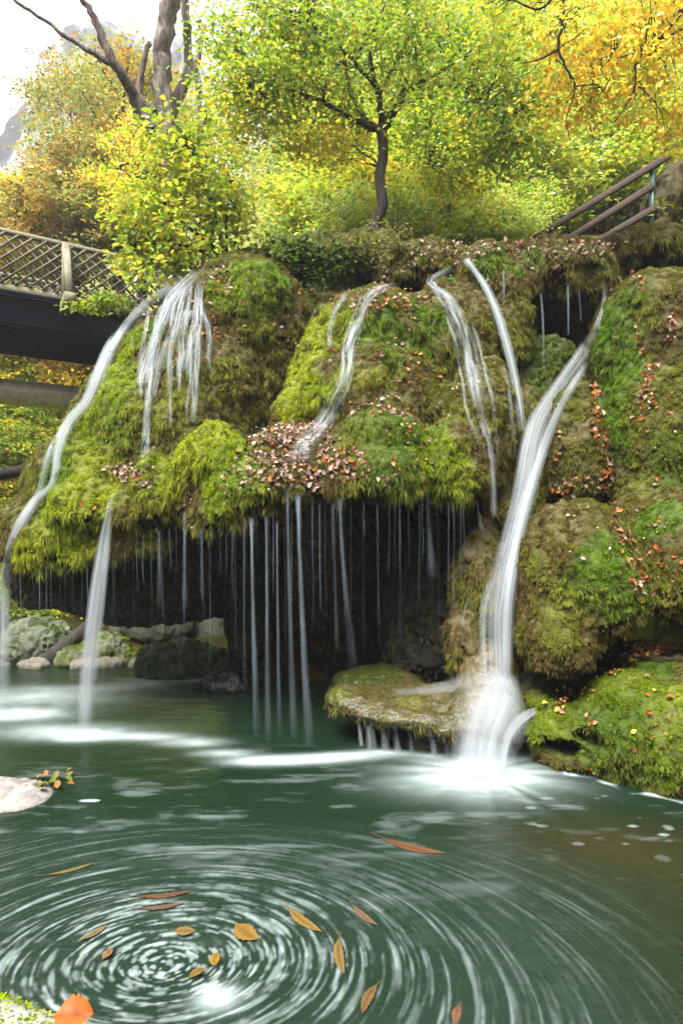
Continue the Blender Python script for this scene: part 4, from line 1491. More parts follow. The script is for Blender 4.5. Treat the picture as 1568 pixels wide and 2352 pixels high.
# small forked beech standing on the bank
near_tree("beech_tree", W(860, 530, 8.5), "small forked beech with a curved grey trunk and green yellow crown on the bank", [
    (855, 545, 8.5, .125), (862, 510, 8.5, .10), (878, 470, 8.5, .085), (872, 410, 8.5, .08), (880, 350, 8.5, .078), (876, 300, 8.5, .085)],
    [[(876, 305, 8.5, .07), (905, 255, 8.4, .06), (940, 205, 8.3, .05), (990, 175, 8.2, .03), (1060, 130, 8.0, .015)],
     [(876, 300, 8.5, .06), (872, 240, 8.45, .045), (862, 190, 8.4, .035), (850, 120, 8.3, .025), (868, 40, 8.2, .015)],
     [(872, 302, 8.5, .06), (820, 275, 8.4, .045), (750, 240, 8.2, .03), (690, 215, 8.0, .02), (600, 190, 7.8, .01)],
     [(862, 200, 8.4, .03), (820, 150, 8.2, .022), (770, 95, 8.0, .015), (710, 45, 7.8, .008)],
     [(870, 225, 8.42, .025), (905, 150, 8.5, .02), (960, 60, 8.5, .01)],
     [(860, 300, 8.5, .05), (835, 270, 8.6, .04), (805, 210, 8.8, .03), (790, 150, 9, .02)],
     [(940, 205, 8.3, .025), (1050, 200, 8.0, .016), (1130, 260, 7.7, .009), (1190, 330, 7.5, .005)],
     [(960, 190, 8.25, .02), (975, 260, 8.0, .014), (990, 310, 7.9, .01), (985, 370, 7.8, .005)]],
    [(800, 50, 8.2, 1.6, .8, .6, 115, PAL_GREEN), (620, 130, 8.0, 1.0, .7, .5, 84, PAL_GREEN + PAL_YG[:3]), (980, 110, 8.1, 1.3, .8, .7, 120, PAL_GREEN),
     (680, 215, 8.0, .8, .6, .4, 60, PAL_GREEN), (560, 250, 7.8, .5, .5, .4, 50, PAL_YG + PAL_YEL[:2]), (1100, 180, 7.8, .9, .7, .45, 76, PAL_GREEN),
     (1030, 330, 7.8, .7, .6, .5, 58, PAL_GREEN + PAL_YG[:2]), (1150, 320, 7.6, .45, .5, .5, 50, PAL_GREEN), (970, 270, 8.1, .4, .4, .35, 24, PAL_GREEN),
     (790, 310, 8.9, .45, .4, .26, 30, PAL_YEL[:4] + PAL_YG), (760, 340, 8.5, .35, .4, .2, 24, PAL_YEL), (860, 160, 9.3, 1.3, .4, .7, 80, PAL_YG),
     (1020, 420, 8.0, .4, .4, .25, 26, PAL_YG + PAL_YEL[:2]), (650, 60, 8.2, .8, .6, .5, 70, PAL_GREEN), (560, 190, 7.8, .8, .5, .16, 46, PAL_GREEN + PAL_YG[:3]), (1180, 230, 7.7, .7, .5, .18, 46, PAL_GREEN), (720, 335, 8.1, .5, .4, .1, 20, PAL_YG + PAL_YEL[:2]), (500, 90, 8.2, .4, .5, .2, 22, PAL_GREEN)],
    M_BARK_B, 0.066, 26, 0.32)

# overhanging yellow beech, trunk outside the picture on the right
near_tree("beech_tree", W(2300, 560, 7.0), "golden yellow beech hanging its dark twigs over the top right", [
    (2300, 620, 7.0, .22), (2250, 300, 7.0, .2), (2200, 0, 7.0, .18), (2150, -300, 7.0, .14)],
    [[(2180, -150, 7, .1), (1900, -120, 6.6, .07), (1700, -60, 6.4, .05), (1595, -10, 6.3, .03), (1540, 60, 6.2, .018), (1500, 100, 6.15, .014), (1460, 130, 6.1, .011), (1455, 210, 6.1, .008), (1410, 280, 6.1, .005)],
     [(2150, -300, 7, .1), (1700, -260, 6.4, .07), (1400, -140, 6.2, .045), (1300, -40, 6.1, .03), (1290, 50, 6.1, .02), (1280, 110, 6.1, .016), (1300, 160, 6.1, .012), (1320, 200, 6.1, .009), (1300, 270, 6.1, .006), (1310, 330, 6.1, .004)],
     [(1285, 110, 6.1, .012), (1240, 135, 6.05, .009), (1200, 145, 6.0, .005)],
     [(1320, 200, 6.1, .008), (1370, 195, 6.1, .005), (1400, 230, 6.1, .003)],
     [(1700, -60, 6.4, .04), (1620, 60, 6.5, .02), (1560, 70, 6.4, .014), (1480, 110, 6.3, .01), (1400, 140, 6.2, .006)],
     [(1300, -40, 6.1, .02), (1240, 20, 6.1, .012), (1180, 0, 6.1, .008)]],
    [(1420, 40, 6.3, .75, .5, .45, 68, PAL_YEL + PAL_YG[:2] + PAL_YEL[4:5]), (1530, 90, 6.4, .55, .5, .55, 62, PAL_YEL + PAL_YG[:2] + PAL_YEL[4:5]), (1330, 110, 6.2, .5, .5, .35, 31, PAL_YEL + PAL_YG[:2] + PAL_YEL[4:5]), (1420, 200, 6.3, .6, .5, .35, 36, PAL_YEL + PAL_YG[:2] + PAL_YEL[4:5]),
     (1530, 220, 6.8, .4, .4, .3, 12, PAL_YEL + PAL_YG[:2] + PAL_YEL[4:5]), (1300, 240, 6.6, .5, .5, .3, 20, PAL_YEL + PAL_ORG[:2]), (1545, 310, 7.0, .22, .3, .25, 12, PAL_YEL + PAL_YG[:2] + PAL_YEL[4:5]), (1250, 30, 6.3, .4, .4, .3, 20, PAL_YG + PAL_YEL + PAL_YG[:2] + PAL_YEL[4:5]), (1160, 20, 6.6, .45, .4, .3, 24, PAL_YG)],
    M_BARK_K, 0.066, 20, 0.26, 0.004)

# round-leaved shrub at the rim of the left dome
near_tree("hazel_shrub", W(515, 615, 7.7), "round leaved yellow green hazel shrub fanning from the rim of the left dome", [
    (525, 612, 7.7, .09), (512, 600, 7.7, .06), (480, 560, 7.6, .03), (430, 520, 7.5, .022), (385, 480, 7.4, .012)],
    [[(515, 600, 7.7, .03), (440, 570, 7.4, .02), (360, 560, 7.2, .012), (280, 570, 7.0, .006)],
     [(515, 600, 7.7, .03), (500, 520, 7.6, .018), (470, 430, 7.5, .012), (440, 340, 7.4, .006)],
     [(520, 600, 7.7, .025), (520, 500, 7.7, .016), (530, 420, 7.7, .008)],
     [(522, 600, 7.7, .025), (545, 540, 7.8, .014), (555, 480, 7.8, .008)],
     [(500, 580, 7.6, .02), (420, 450, 7.3, .012), (330, 390, 7.0, .006)]],
    [(400, 420, 7.4, .75, .5, .6, 80, PAL_HZ), (320, 480, 7.2, .45, .4, .45, 40, PAL_HZ), (480, 420, 7.6, .5, .4, .55, 50, PAL_HZ + PAL_GREEN[:3]), (420, 560, 7.3, .8, .4, .35, 66, PAL_HZ + PAL_GREEN[:2]),
     (330, 590, 7.1, .42, .3, .2, 16, PAL_HZ), (400, 320, 7.5, .45, .4, .3, 30, PAL_GREEN), (540, 500, 7.8, .3, .4, .4, 26, PAL_HZ), (345, 640, 7.0, .4, .3, .1, 8, PAL_HZ + PAL_GREEN[:2])],
    M_BARK_K, 0.085, 15, 0.27, 0.005, "shrub", 0.6, 0.6)

near_tree("beech_sapling", W(300, 700, 7.3), "spray of small bright green leaves hanging below the bridge", [
    (330, 705, 7.35, .014), (300, 700, 7.3, .012), (260, 690, 7.2, .010), (215, 690, 7.1, .007)],
    [[(260, 690, 7.2, .008), (200, 700, 7.1, .005), (150, 705, 7.05, .003)]],
    [(215, 700, 7.1, .36, .2, .07, 26, [(.30, .36, .02), (.22, .32, .02)]), (260, 690, 7.2, .2, .2, .07, 14, [(.22, .3, .02)])],
    M_BARK_K, 0.06, 14, 0.14, 0.003, "sapling")

# tall dead tree
e = empty("dead_tree", W(385, 640, 10), "tall split dead tree trunk with bare bleached limbs behind the shrub", "tree")
a = Acc()
s = smooth_poly(np.array([[*W(u, v, 10.0), r] for u, v, r in [(400, 700, .26), (392, 500, .19), (385, 330, .165), (375, 220, .155), (372, 120, .15), (385, 40, .15), (400, -60, .14), (410, -200, .15)]]))
s[:, :3] += RNG.normal(size=(len(s), 3)) * 0.02
a.tube(s[:, :3], s[:, 3], 14, wob=0.3)
a.build("trunk", M_BARK_D, e)
for lb in [[(352, 305, 10, .15), (325, 260, 9.9, .12), (300, 205, 9.7, .10), (268, 155, 9.5, .08), (240, 100, 9.4, .07), (215, 40, 9.3, .055), (180, -10, 9.2, .04)],
           [(265, 150, 9.5, .06), (200, 115, 9.4, .04), (120, 60, 9.3, .03), (40, 5, 9.2, .025), (-20, -40, 9.1, .02)],
           [(380, 300, 10.2, .12), (430, 180, 10.4, .09), (430, 80, 10.4, .08), (420, -30, 10.4, .07)],
           [(355, 260, 9.9, .08), (320, 210, 9.9, .06), (345, 95, 9.8, .04)],
           [(455, 320, 10.6, .10), (465, 250, 10.7, .08), (450, 160, 10.8, .06), (470, 60, 10.9, .04)]]:
    a = Acc()
    s = smooth_poly(np.array([[*W(u, v, Y), r] for u, v, Y, r in lb]))
    s[:, :3] += RNG.normal(size=(len(s), 3)) * 0.012
    a.tube(s[:, :3], s[:, 3], 8, wob=0.25)
    a.build("limb", M_BARK_D, e)

# ------------------------------------------------------------------ background wood
def crown_variant(pal, seed, n=125, per=80, size=0.125, h=6.0, w=2.6):
    global RNG
    keep = RNG
    RNG = np.random.default_rng(seed)
    cs = in_ellipsoid((0, 0, 0), (w, w, h / 2), n, 0.25)
    cs[:, 2] += h / 2
    cs[:, :2] *= (0.65 + 0.5 * RNG.random((n, 1)))
    P, Nn, S, C, D = clump_leaves(cs, per, 0.28 * w, size, pal, 0.35, 0.5)
    v, q = leaf_arrays(P, Nn, S, dirv=D)
    me = mesh_np("crown", v, q, M_LEAF, np.repeat(C, 6, axis=0), smooth=False)
    a = Acc()
    a.tube(wander((0, 0, -5.5 if h > 4 else -1.0), (0.2, 0.1, h * 0.85), 12, 0.012 * h), np.linspace(0.16, 0.03, 12) * (1 if h > 4 else 0.2), 7)
    for k in range(10 if h > 4 else 16):
        b = cs[RNG.integers(0, n)]
        z0 = max(-0.5, b[2] - 0.27 * h)
        a.tube(wander((0.1, 0.05, z0), b, 7, 0.07), np.linspace(0.05, 0.012, 7) * (1 if h > 4 else 0.35), 5)
    tm = mesh_np("trunk", np.vstack(a.v), [np.vstack(a.q), np.vstack(a.t)], M_BARK_B)
    RNG = keep
    return me, tm


VAR = {
    "fresh green": crown_variant(PAL_GREEN, 1), "yellow green": crown_variant(PAL_YG, 2), "golden yellow": crown_variant(PAL_YEL + PAL_YG[:2], 3),
    "rusty orange": crown_variant(PAL_ORG, 4), "pale green": crown_variant(PAL_PALE, 5), "olive and rust": crown_variant(PAL_OLIVE, 6),
}
BUSH = {k: crown_variant(p, 20 + i, 90, 60, 0.095, 2.4, 1.35) for i, (k, p) in enumerate([
    ("fresh green", PAL_GREEN), ("yellow green", PAL_YG), ("golden yellow", PAL_YEL + PAL_YG[:2]), ("rusty orange", PAL_ORG), ("pale green", PAL_PALE), ("olive and rust", PAL_OLIVE)])}
BG = [
    (820, 545, 10.2, .04, "pale green"), (900, 545, 10.0, .02, "yellow green"), (960, 550, 10.4, .05, "fresh green"), (1030, 545, 10.0, .02, "pale green"), (1090, 550, 10.3, .04, "yellow green"),
    (1150, 545, 10.0, .02, "pale green"), (1210, 540, 10.4, .03, "fresh green"), (740, 545, 10.6, .05, "fresh green"), (860, 540, 11.2, .1, "golden yellow"), (1000, 540, 11.2, .1, "pale green"), (1120, 540, 11.2, .1, "pale green"),
    (40, 1480, 11.0, .02, "fresh green"), (110, 1480, 11.6, .05, "pale green"), (190, 1480, 11.4, .02, "yellow green"), (0, 1470, 12.4, .1, "yellow green"), (260, 1480, 12.0, .02, "fresh green"),
    # low bushes closing the foot of the wood
    (590, 545, 11.0, 0.26, "pale green"), (650, 520, 13.0, 0.34, "yellow green"), (720, 525, 12.5, 0.32, "pale green"), (770, 535, 11.5, 0.26, "yellow green"), (830, 530, 12.5, 0.30, "fresh green"),
    (900, 530, 13.0, 0.32, "pale green"), (960, 545, 11.5, 0.26, "yellow green"), (1010, 530, 13.5, 0.36, "fresh green"), (1080, 545, 12.0, 0.28, "pale green"), (1140, 540, 12.5, 0.32, "yellow green"),
    (1190, 540, 12.0, 0.26, "pale green"), (1250, 520, 13.0, 0.36, "yellow green"), (1310, 500, 13.0, 0.36, "pale green"), (1380, 470, 13.0, 0.36, "yellow green"), (1440, 450, 13.0, 0.36, "yellow green"), (1500, 420, 13.5, 0.40, "pale green"),
    (780, 440, 17.0, 0.62, "yellow green"),   (1340, 390, 17.0, 0.65, "yellow green"),  (1130, 430, 17.0, 0.60, "pale green"),
    (40, 640, 15.0, 0.30, "rusty orange"), (110, 650, 16.0, 0.35, "olive and rust"), (190, 640, 16.0, 0.30, "olive and rust"), (270, 650, 15.0, 0.35, "olive and rust"), (0, 660, 19.0, 0.40, "pale green"), (150, 600, 20.0, 0.30, "pale green"),
    (0, 900, 17.0, 0.40, "golden yellow"), (80, 930, 18.0, 0.42, "rusty orange"), (130, 900, 19.0, 0.45, "golden yellow"), (190, 900, 18.2, 0.40, "fresh green"), (-20, 1040, 18.2, 0.40, "yellow green"), (70, 1050, 18.2, 0.36, "golden yellow"),
    (120, 1110, 17.2, 0.32, "pale green"), (0, 1160, 16.7, 0.28, "rusty orange"), (50, 1240, 16.2, 0.22, "golden yellow"), (110, 1280, 16.2, 0.22, "fresh green"), (30, 1360, 15.7, 0.16, "pale green"), (120, 1400, 15.7, 0.16, "yellow green"), (300, 1420, 12.5, 0.25, "fresh green"), (450, 1430, 13.0, 0.28, "pale green"),
    # u, v of the crown base, distance, scale, kind
     (600, 480, 16.0, 0.62, "pale green"),  (1080, 490, 14.0, 0.55, "pale green"), 
     (1400, 400, 14.0, 0.60, "pale green"), (1530, 330, 13.0, 0.60, "yellow green"),  (900, 500, 12.5, 0.40, "yellow green"),
    (660, 540, 12.0, 0.32, "pale green"), (1040, 540, 12.0, 0.30, "yellow green"), (1230, 520, 12.0, 0.32, "yellow green"),
    (560, 380, 20.0, 0.95, "yellow green"), (700, 340, 21.0, 0.95, "fresh green"), (860, 380, 20.0, 0.90, "pale green"), (1000, 340, 20.0, 0.90, "fresh green"), (1130, 320, 20.0, 0.95, "yellow green"),
    (1270, 300, 20.0, 0.95, "pale green"), (1390, 260, 20.0, 0.95, "fresh green"), (1530, 230, 19.0, 0.95, "pale green"),
    (760, 220, 28.0, 1.30, "yellow green"), (930, 200, 28.0, 1.30, "fresh green"), (1090, 170, 28.0, 1.30, "pale green"), (1250, 150, 28.0, 1.30, "yellow green"), (1400, 130, 27.0, 1.30, "pale green"), (1560, 120, 26.0, 1.30, "yellow green"),
    (1180, 20, 36.0, 1.60, "pale green"), (1400, -20, 36, 1.6, "yellow green"), (1000, 40, 36.0, 1.60, "pale green"),
    (280, 450, 15.0, 0.62, "olive and rust"), (180, 440, 17.0, 0.60, "olive and rust"), (330, 430, 17.0, 0.60, "olive and rust"), (170, 560, 16.0, 0.25, "rusty orange"), (260, 560, 15.0, 0.45, "olive and rust"), (330, 560, 14.0, 0.50, "golden yellow"),
    (470, 520, 16.0, 0.60, "yellow green"),  (60, 600, 18.0, 0.35, "golden yellow"),
    (30, 1060, 17.7, 0.40, "golden yellow"), (110, 1030, 17.7, 0.40, "yellow green"), (170, 990, 17.7, 0.40, "rusty orange"), (60, 1160, 17.2, 0.40, "fresh green"), (0, 1210, 16.9, 0.40, "golden yellow"), (120, 1160, 16.9, 0.35, "pale green"),
    (40, 1310, 16.4, 0.30, "rusty orange"), (100, 1290, 16.4, 0.30, "yellow green"), (20, 1390, 15.9, 0.20, "fresh green"), (90, 1400, 15.9, 0.20, "olive and rust"), (180, 1380, 16.2, 0.25, "golden yellow"), (0, 960, 18.0, 0.45, "yellow green"), (200, 1000, 17.2, 0.40, "golden yellow"),
    (30, 1010, 17.7, 0.35, "golden yellow"), (100, 1000, 17.2, 0.35, "yellow green"), (160, 960, 17.7, 0.40, "rusty orange"), (40, 1100, 16.2, 0.25, "fresh green"), (90, 1150, 16.4, 0.28, "yellow green"), (20, 1210, 15.9, 0.20, "pale green"),
    (30, 960, 20.0, 0.45, "yellow green"), (150, 1060, 18.0, 0.45, "golden yellow"), (-60, 1120, 17.2, 0.40, "rusty orange"), (230, 950, 18.0, 0.45, "fresh green"), (60, 1300, 16.7, 0.22, "yellow green"), (160, 1350, 16.9, 0.25, "pale green"),
]
for i, (u, v, Y, s, kind) in enumerate(BG):
    where = ("below the bridge on the far left" if v > 900 else "behind the bridge on the left" if u < 480 else "in the wood on the hillside behind the falls")
    small = s < 0.5
    what = "bushy sapling" if small else "broadleaf tree"
    loc = W(u, v, Y)
    if u >= 540:                                          # on the hillside: rooted in its slope
        loc[2] = float(ground_z(loc[0:1], loc[1:2])[0]) - 0.1
    e = empty("sapling" if small else "broadleaf_tree", loc, "hazy %s %s %s" % (kind, what, where), "sapling" if small else "tree", "%s %s %s" % (kind, "saplings" if small else "trees", where))
    cm, tm = BUSH[kind] if small else VAR[kind]
    if small:
        s = 0.55 + 1.5 * s
    for nm, me in (("crown", cm), ("trunk", tm)):
        o = bpy.data.objects.new(nm, me)
        COL.objects.link(o)
        o.parent = e
    e.scale = (s * random.uniform(.95, 1.2), s * random.uniform(.95, 1.2), s)
    e.rotation_euler = (0, 0, random.random() * 6.28)

# ------------------------------------------------------------------ plants on the bank: leafy ground cover and grass (uncountable)
def ground_cover():
    pos, nr, col, sz = [], [], [], []
    for (u, v, ru, rv, n, c, s) in [(720, 610, 110, 40, 900, (.10, .17, .015), .07), (640, 590, 60, 25, 400, (.14, .2, .015), .06), (860, 590, 70, 40, 350, (.17, .17, .03), .06), (740, 680, 70, 50, 350, (.07, .12, .012), .05),
                               (1520, 520, 50, 30, 120, (.22, .26, .02), .07), (900, 570, 60, 20, 160, (.2, .2, .05), .05)]:
        for _ in range(n):
            a, r = random.random() * 6.283, math.sqrt(random.random())
            p, nn = cast(u + math.cos(a) * r * ru, v + math.sin(a) * r * rv)
            if p is None or p.y < 7.2:
                continue
            h = random.uniform(0.02, 0.28)
            pos.append(np.array(p + nn * h * 0.6 + Vector((0, 0, h * 0.6))))
            nr.append(RNG.normal(size=3) * 0.5 + np.array([0, -.4, .8]))
            col.append(np.array(c) * random.uniform(.6, 1.4))
            sz.append(s * random.uniform(.6, 1.4))
    pos, nr, col, sz = map(np.array, (pos, nr, col, sz))
    nr /= np.linalg.norm(nr, axis=1)[:, None]
    o = leaf_mesh("ground_cover", pos, nr, sz, col, M_LEAF)
    o["kind"] = "stuff"
    o["label"] = "green ivy and low leafy plants covering the earth bank"
    o["category"] = "plants"


ground_cover()

# ------------------------------------------------------------------ far limestone cliff
def far_cliff():
    nu, nv = 90, 80
    th = np.linspace(-0.75, -0.22, nu)
    hz = np.linspace(0, 1, nv)
    T, H = np.meshgrid(th, hz)
    tt = T.ravel()
    hh = H.ravel()
    top = np.interp(tt, [-.75, -.62, -.58, -.54, -.50, -.42, -.30, -.22], [60, 68, 75, 83, 92, 97, 95, 84])
    z = -2 + hh * top
    Y = 84 + 22 * hh
    p = np.stack([tt * Y, Y, z], 1)
    d = fbm(p, (.09, .09, .03), 3, 5) - 0.5
    d2 = fbm(p, (.3, .3, .12), 8, 4) - 0.5
    p[:, 1] += d * 26 + d2 * 6
    p[:, 2] += d * 8 + d2 * 3
    veg = sstep(0.52, 0.62, fbm(p, (.08, .08, .12), 12, 4) + 0.25 * (1 - hh) - 0.12)[:, None]
    col = np.array((0.19, 0.195, 0.21)) * (1 - veg) + np.array((0.06, 0.075, 0.06)) * veg
    i, j = np.meshgrid(np.arange(nu - 1), np.arange(nv - 1))
    k = (j * nu + i).ravel()
    q = np.stack([k, k + 1, k + nu + 1, k + nu], 1)
    o = link("limestone_hill", mesh_np("limestone_hill", p, q, M_LIME, col))
    o["kind"] = "structure"


far_cliff()

# ------------------------------------------------------------------ footbridge
BD = np.array([1.609, 1.0, 0.0]) / math.hypot(1.609, 1.0)
BN = np.array([-BD[1], BD[0], 0.0])                      # away from the viewer
BP = np.array([-6.18, 10.3, 0.0])
UP = np.array([0, 0, 1.0])


def B(t, n, z):
    return BP + BD * t + BN * n + UP * z


bridge = empty("footbridge", B(0, 1.1, 5.6), "wooden lattice sided footbridge on dark steel girders at the left", "bridge")
Z_RAIL, Z_DECK = 7.53, 6.42
for side in (0.0, 2.2):
    a = Acc()
    a.beam(B(-4, side, Z_RAIL - .03), B(9, side, Z_RAIL - .03), .13, .07)
    a.build("top_rail", M_TIMBER, bridge, False, False)
    a = Acc()
    a.beam(B(-4, side, Z_DECK + .06), B(9, side, Z_DECK + .06), .10, .12)
    a.build("bottom_rail", M_TIMBER, bridge, False, False)
    a = Acc()
    z0, z1 = Z_DECK + .12, Z_RAIL - .065
    hh = z1 - z0
    k = -4.5
    while k < 9:
        a.beam(B(k, side - .035, z0), B(k + hh * 1.05, side - .035, z1), .022, .085, BN)
        a.beam(B(k + hh * 1.05, side - .012, z0), B(k, side - .012, z1), .022, .085, BN)
        k += .225
    a.build("lattice", M_TIMBER, bridge, False, False)
    for t in (-2.55, 1.05 * 1.0 + 0.02, 4.6):
        a = Acc()
        a.beam(B(t, side - .10 if side == 0 else side + .10, Z_DECK - .2), B(t, side - .10 if side == 0 else side + .10, Z_RAIL - .06), .13, .13, BD)
        a.build("post", M_TIMBER, bridge, False, False)
        if side == 0:
            a = Acc()
            a.beam(B(t, -.66, Z_DECK - .06), B(t, -.20, Z_RAIL - .22), .13, .12, BD)
            a.build("brace", M_TIMBER, bridge, False, False)
            a = Acc()
            a.beam(B(t, -.78, Z_DECK - .17), B(t, 2.4, Z_DECK - .17), .2, .2)
            a.build("cross_beam", M_TIMBER, bridge, False, False)
a = Acc()
a.beam(B(-4, 1.1, Z_DECK - .03), B(9, 1.1, Z_DECK - .03), 2.4, .06)
a.build("deck", M_STEEL, bridge, False, False)
for nn in (0.0, .75, 1.5, 2.2):
    a = Acc()
    a.beam(B(-4, nn, Z_DECK - .34), B(9, nn, Z_DECK - .34), .05, .46)
    a.beam(B(-4, nn, Z_DECK - .585), B(9, nn, Z_DECK - .585), .24, .03)
    a.beam(B(-4, nn, Z_DECK - .095), B(9, nn, Z_DECK - .095), .24, .03)
    a.build("girder", M_STEEL, bridge, False, False)

pipe = Acc()
pz = 4.86
for n_, r_ in ((1.5, .26),):
    pipe.tube(np.array([B(t, n_, pz) for t in (-4, 0, 1, 1.35, 1.36, 1.40, 1.41, 3.5)]), np.array([r_, r_, r_, r_, r_ * 1.035, r_ * 1.035, r_, r_]), 28)
o = pipe.build("pipe", M_PIPE, None, True, False)
tag(o, "thick rusty brown steel pipe crossing below the footbridge", "pipe")
a = Acc()
a.tube(np.array([W(-60, 1096, 9.5), W(0, 1090, 9.5), W(60, 1080, 9.3), W(110, 1072, 9.1), W(180, 1060, 8.9)]), [.10, .10, .10, .10, .10], 10, wob=.12)
o = a.build("log", M_BARK_K, None, True, False)
tag(o, "dark mossy log spanning the gap beneath the rusty pipe", "log")

# ------------------------------------------------------------------ stair railing at the top right
rail = empty("stair_railing", W(1272, 560, 9.3), "brown timber stair railing on green metal posts climbing at the top right", "railing")
def RP(u, v0):
    Y = 9.5 - (u - 1220) / 315 * 1.2
    return W(u, v0, Y)
for (u0, v0, u1, v1) in [(1180, 577, 1537, 356), (1230, 596, 1500, 425), (1300, 596, 1530, 462)]:
    a = Acc()
    a.beam(RP(u0, v0), RP(u1, v1), .05, .10)
    a.build("rail", M_RAIL, rail, False, False)
for u, v0 in ((1272, 525), (1502, 384)):
    a = Acc()
    p = RP(u, v0) + np.array([0, .06, 0])
    a.beam(p, p - UP * 1.25, .07, .07, BD)
    q_ = p - UP * 0.0
    a.beam(q_ + np.array([-.11, 0, -.02]), q_ + np.array([.09, 0, .05]), .05, .03)
    a.build("post", M_GREEN, rail, False, False)

# ------------------------------------------------------------------ stones
def stone(name, label, prims, seed, mat, colr, cat="stone", h=0.03, amp=0.5, moss=0, mosscol=C_BRIGHT, lichen=None):
    v, q, n = rock_mesh(prims, h=h, seed=seed, amp=amp, flute=0.0)
    nz = fbm(v, 8.0, seed, 3)
    c = np.array(colr)[None] * (0.65 + 0.7 * nz)[:, None]
    if lichen is not None:
        l = sstep(.45, .6, fbm(v + 5, 6.0, seed + 3, 3))[:, None]
        c = c * (1 - l) + np.array(lichen)[None] * l
    loc = v.mean(0)
    o = link(name, mesh_np(name, v - loc, q, mat, c))
    o.location = loc
    bpy.context.view_layer.update()
    tag(o, label, cat)
    if moss:
        w = np.clip(n[q].mean(1)[:, 2], 0, 1) * sstep(.45, .6, fbm(v, 5.0, seed + 9, 3))[q].mean(1)
        if w.sum() > 0:
            pk = RNG.choice(len(q), moss, p=w / w.sum())
            jit = RNG.random((moss, 1))
            pos = v[q[pk, 0]] * jit + v[q[pk, 2]] * (1 - jit)
            blades("moss", pos, n[q[pk, 0]], .012 + .02 * RNG.random(moss), .004 + .003 * RNG.random(moss), np.array(mosscol)[None] * (.6 + .8 * RNG.random((moss, 1))), o, np.zeros(moss))
    return o


WHITE_ST = (.23, .21, .19)
stone("flat_stone", "smooth whitish flat stone breaking the water at the left edge", [ell(np.array([-2.95, 4.8, -.02]), (.52, .3, .10)), ell(np.array([-3.2, 4.7, 0.0]), (.4, .3, .1))], 5, M_ROCK, WHITE_ST, amp=.4)
stone("bank_stone", "pale lichen covered stone in the bottom left corner", [ell(np.array([-1.05, 2.02, .405]), (.32, .17, .11)), ell(np.array([-1.35, 2.05, .44]), (.24, .2, .12)), ell(np.array([-1.15, 1.85, .2]), (.55, .3, .32))],
      9, M_ROCK, (.15, .145, .11), h=.016, amp=.22, moss=2200, lichen=(.27, .265, .22))
stone("boulder", "rounded grey green boulder in the water seen through the cave", [ell(W(430, 1520, 8.5), (.55, .45, .30)), ell(W(360, 1525, 8.5), (.3, .3, .26)), ell(W(480, 1530, 8.7), (.35, .3, .25))], 13, M_ROCK, (.05, .058, .042), moss=16000, mosscol=C_GREEN, h=.025, amp=.9)
stone("boulder", "white mossy boulder on the far shore at the left", [ell(W(90, 1475, 9.3), (.55, .4, .38)), ell(W(40, 1490, 9.2), (.35, .3, .3))], 17, M_ROCK, (.09, .10, .065), moss=14000, mosscol=C_GREEN, h=.025, amp=1.0)
stone("boulder", "pale grass topped rock beside the leaning log on the far shore", [ell(W(235, 1495, 9.2), (.42, .35, .26)), ell(W(175, 1510, 9.1), (.3, .3, .18)), ell(W(290, 1520, 9.2), (.25, .25, .16))], 19, M_ROCK, (.08, .09, .045), moss=14000, mosscol=C_BRIGHT * .8, h=.025, amp=1.0)
stone("boulder", "dark green mossy rock at the back of the cave opening", [ell(W(370, 1440, 10.2), (.7, .4, .35)), ell(W(300, 1490, 10.5), (.6, .4, .5)), ell(W(480, 1470, 10.5), (.7, .4, .6))], 23, M_ROCK, (.03, .033, .018), moss=5000, mosscol=C_GREEN * .8)
stone("wet_boulder", "glossy black wet rock at the waterline inside the cave", [ell(W(505, 1570, 7.75), (.28, .22, .13)), ell(W(545, 1570, 7.8), (.2, .25, .2))], 29, M_WET, (.008, .008, .009), amp=.7, h=.024)
for k in range(26):
    u = random.uniform(10, 330)
    v = 1524 + random.uniform(-4, 10)
    if 120 < u < 160:
        continue
    r = random.uniform(.05, .13)
    c = G(u, v)
    o = stone("shore_stone", "small pale stone in the row along the far left waterline", [ell(c + np.array([0, 0, r * .2]), (r * 1.3, r, r))], 100 + k, M_ROCK, (.14, .13, .10), amp=.35, h=.03)
    o["group"] = "small stones on the far shore"
a = Acc()
a.tube(np.array([W(88, 1530, 8.9), W(130, 1500, 9.0), W(170, 1468, 9.1), W(205, 1440, 9.2)]), [.11, .12, .12, .11], 10, wob=.15)
o = a.build("log", M_BARK_B, None, True, False)
tag(o, "pale weathered log leaning on the rocks of the far shore", "log")
a = Acc()
s = smooth_poly(np.array([[*W(u, v, Y), r] for u, v, Y, r in [(500, 1545, 7.9, .10), (530, 1515, 7.85, .10), (556, 1470, 7.8, .10), (566, 1420, 7.8, .09), (560, 1350, 7.8, .08)]]))
a.tube(s[:, :3], s[:, 3], 9, wob=.3)
o = a.build("root", M_BARK_B, None, True, False)
tag(o, "thick dark root running down the cave pillar to the water", "root")
# twig on the boulder
a = Acc()
tw = []
for u, v in [(1380, 1545), (1420, 1528), (1470, 1520), (1520, 1517), (1566, 1514)]:
    p, n = cast(u, v)
    if p is not None:
        tw.append(np.array(p + n * .05))
if len(tw) > 2:
    a.tube(smooth_poly(tw), .009, 6, wob=.3)
    o = a.build("twig", M_RAIL, None, True, False)
    tag(o, "long thin brown twig lying on the mossy boulder under the right cliff", "twig")

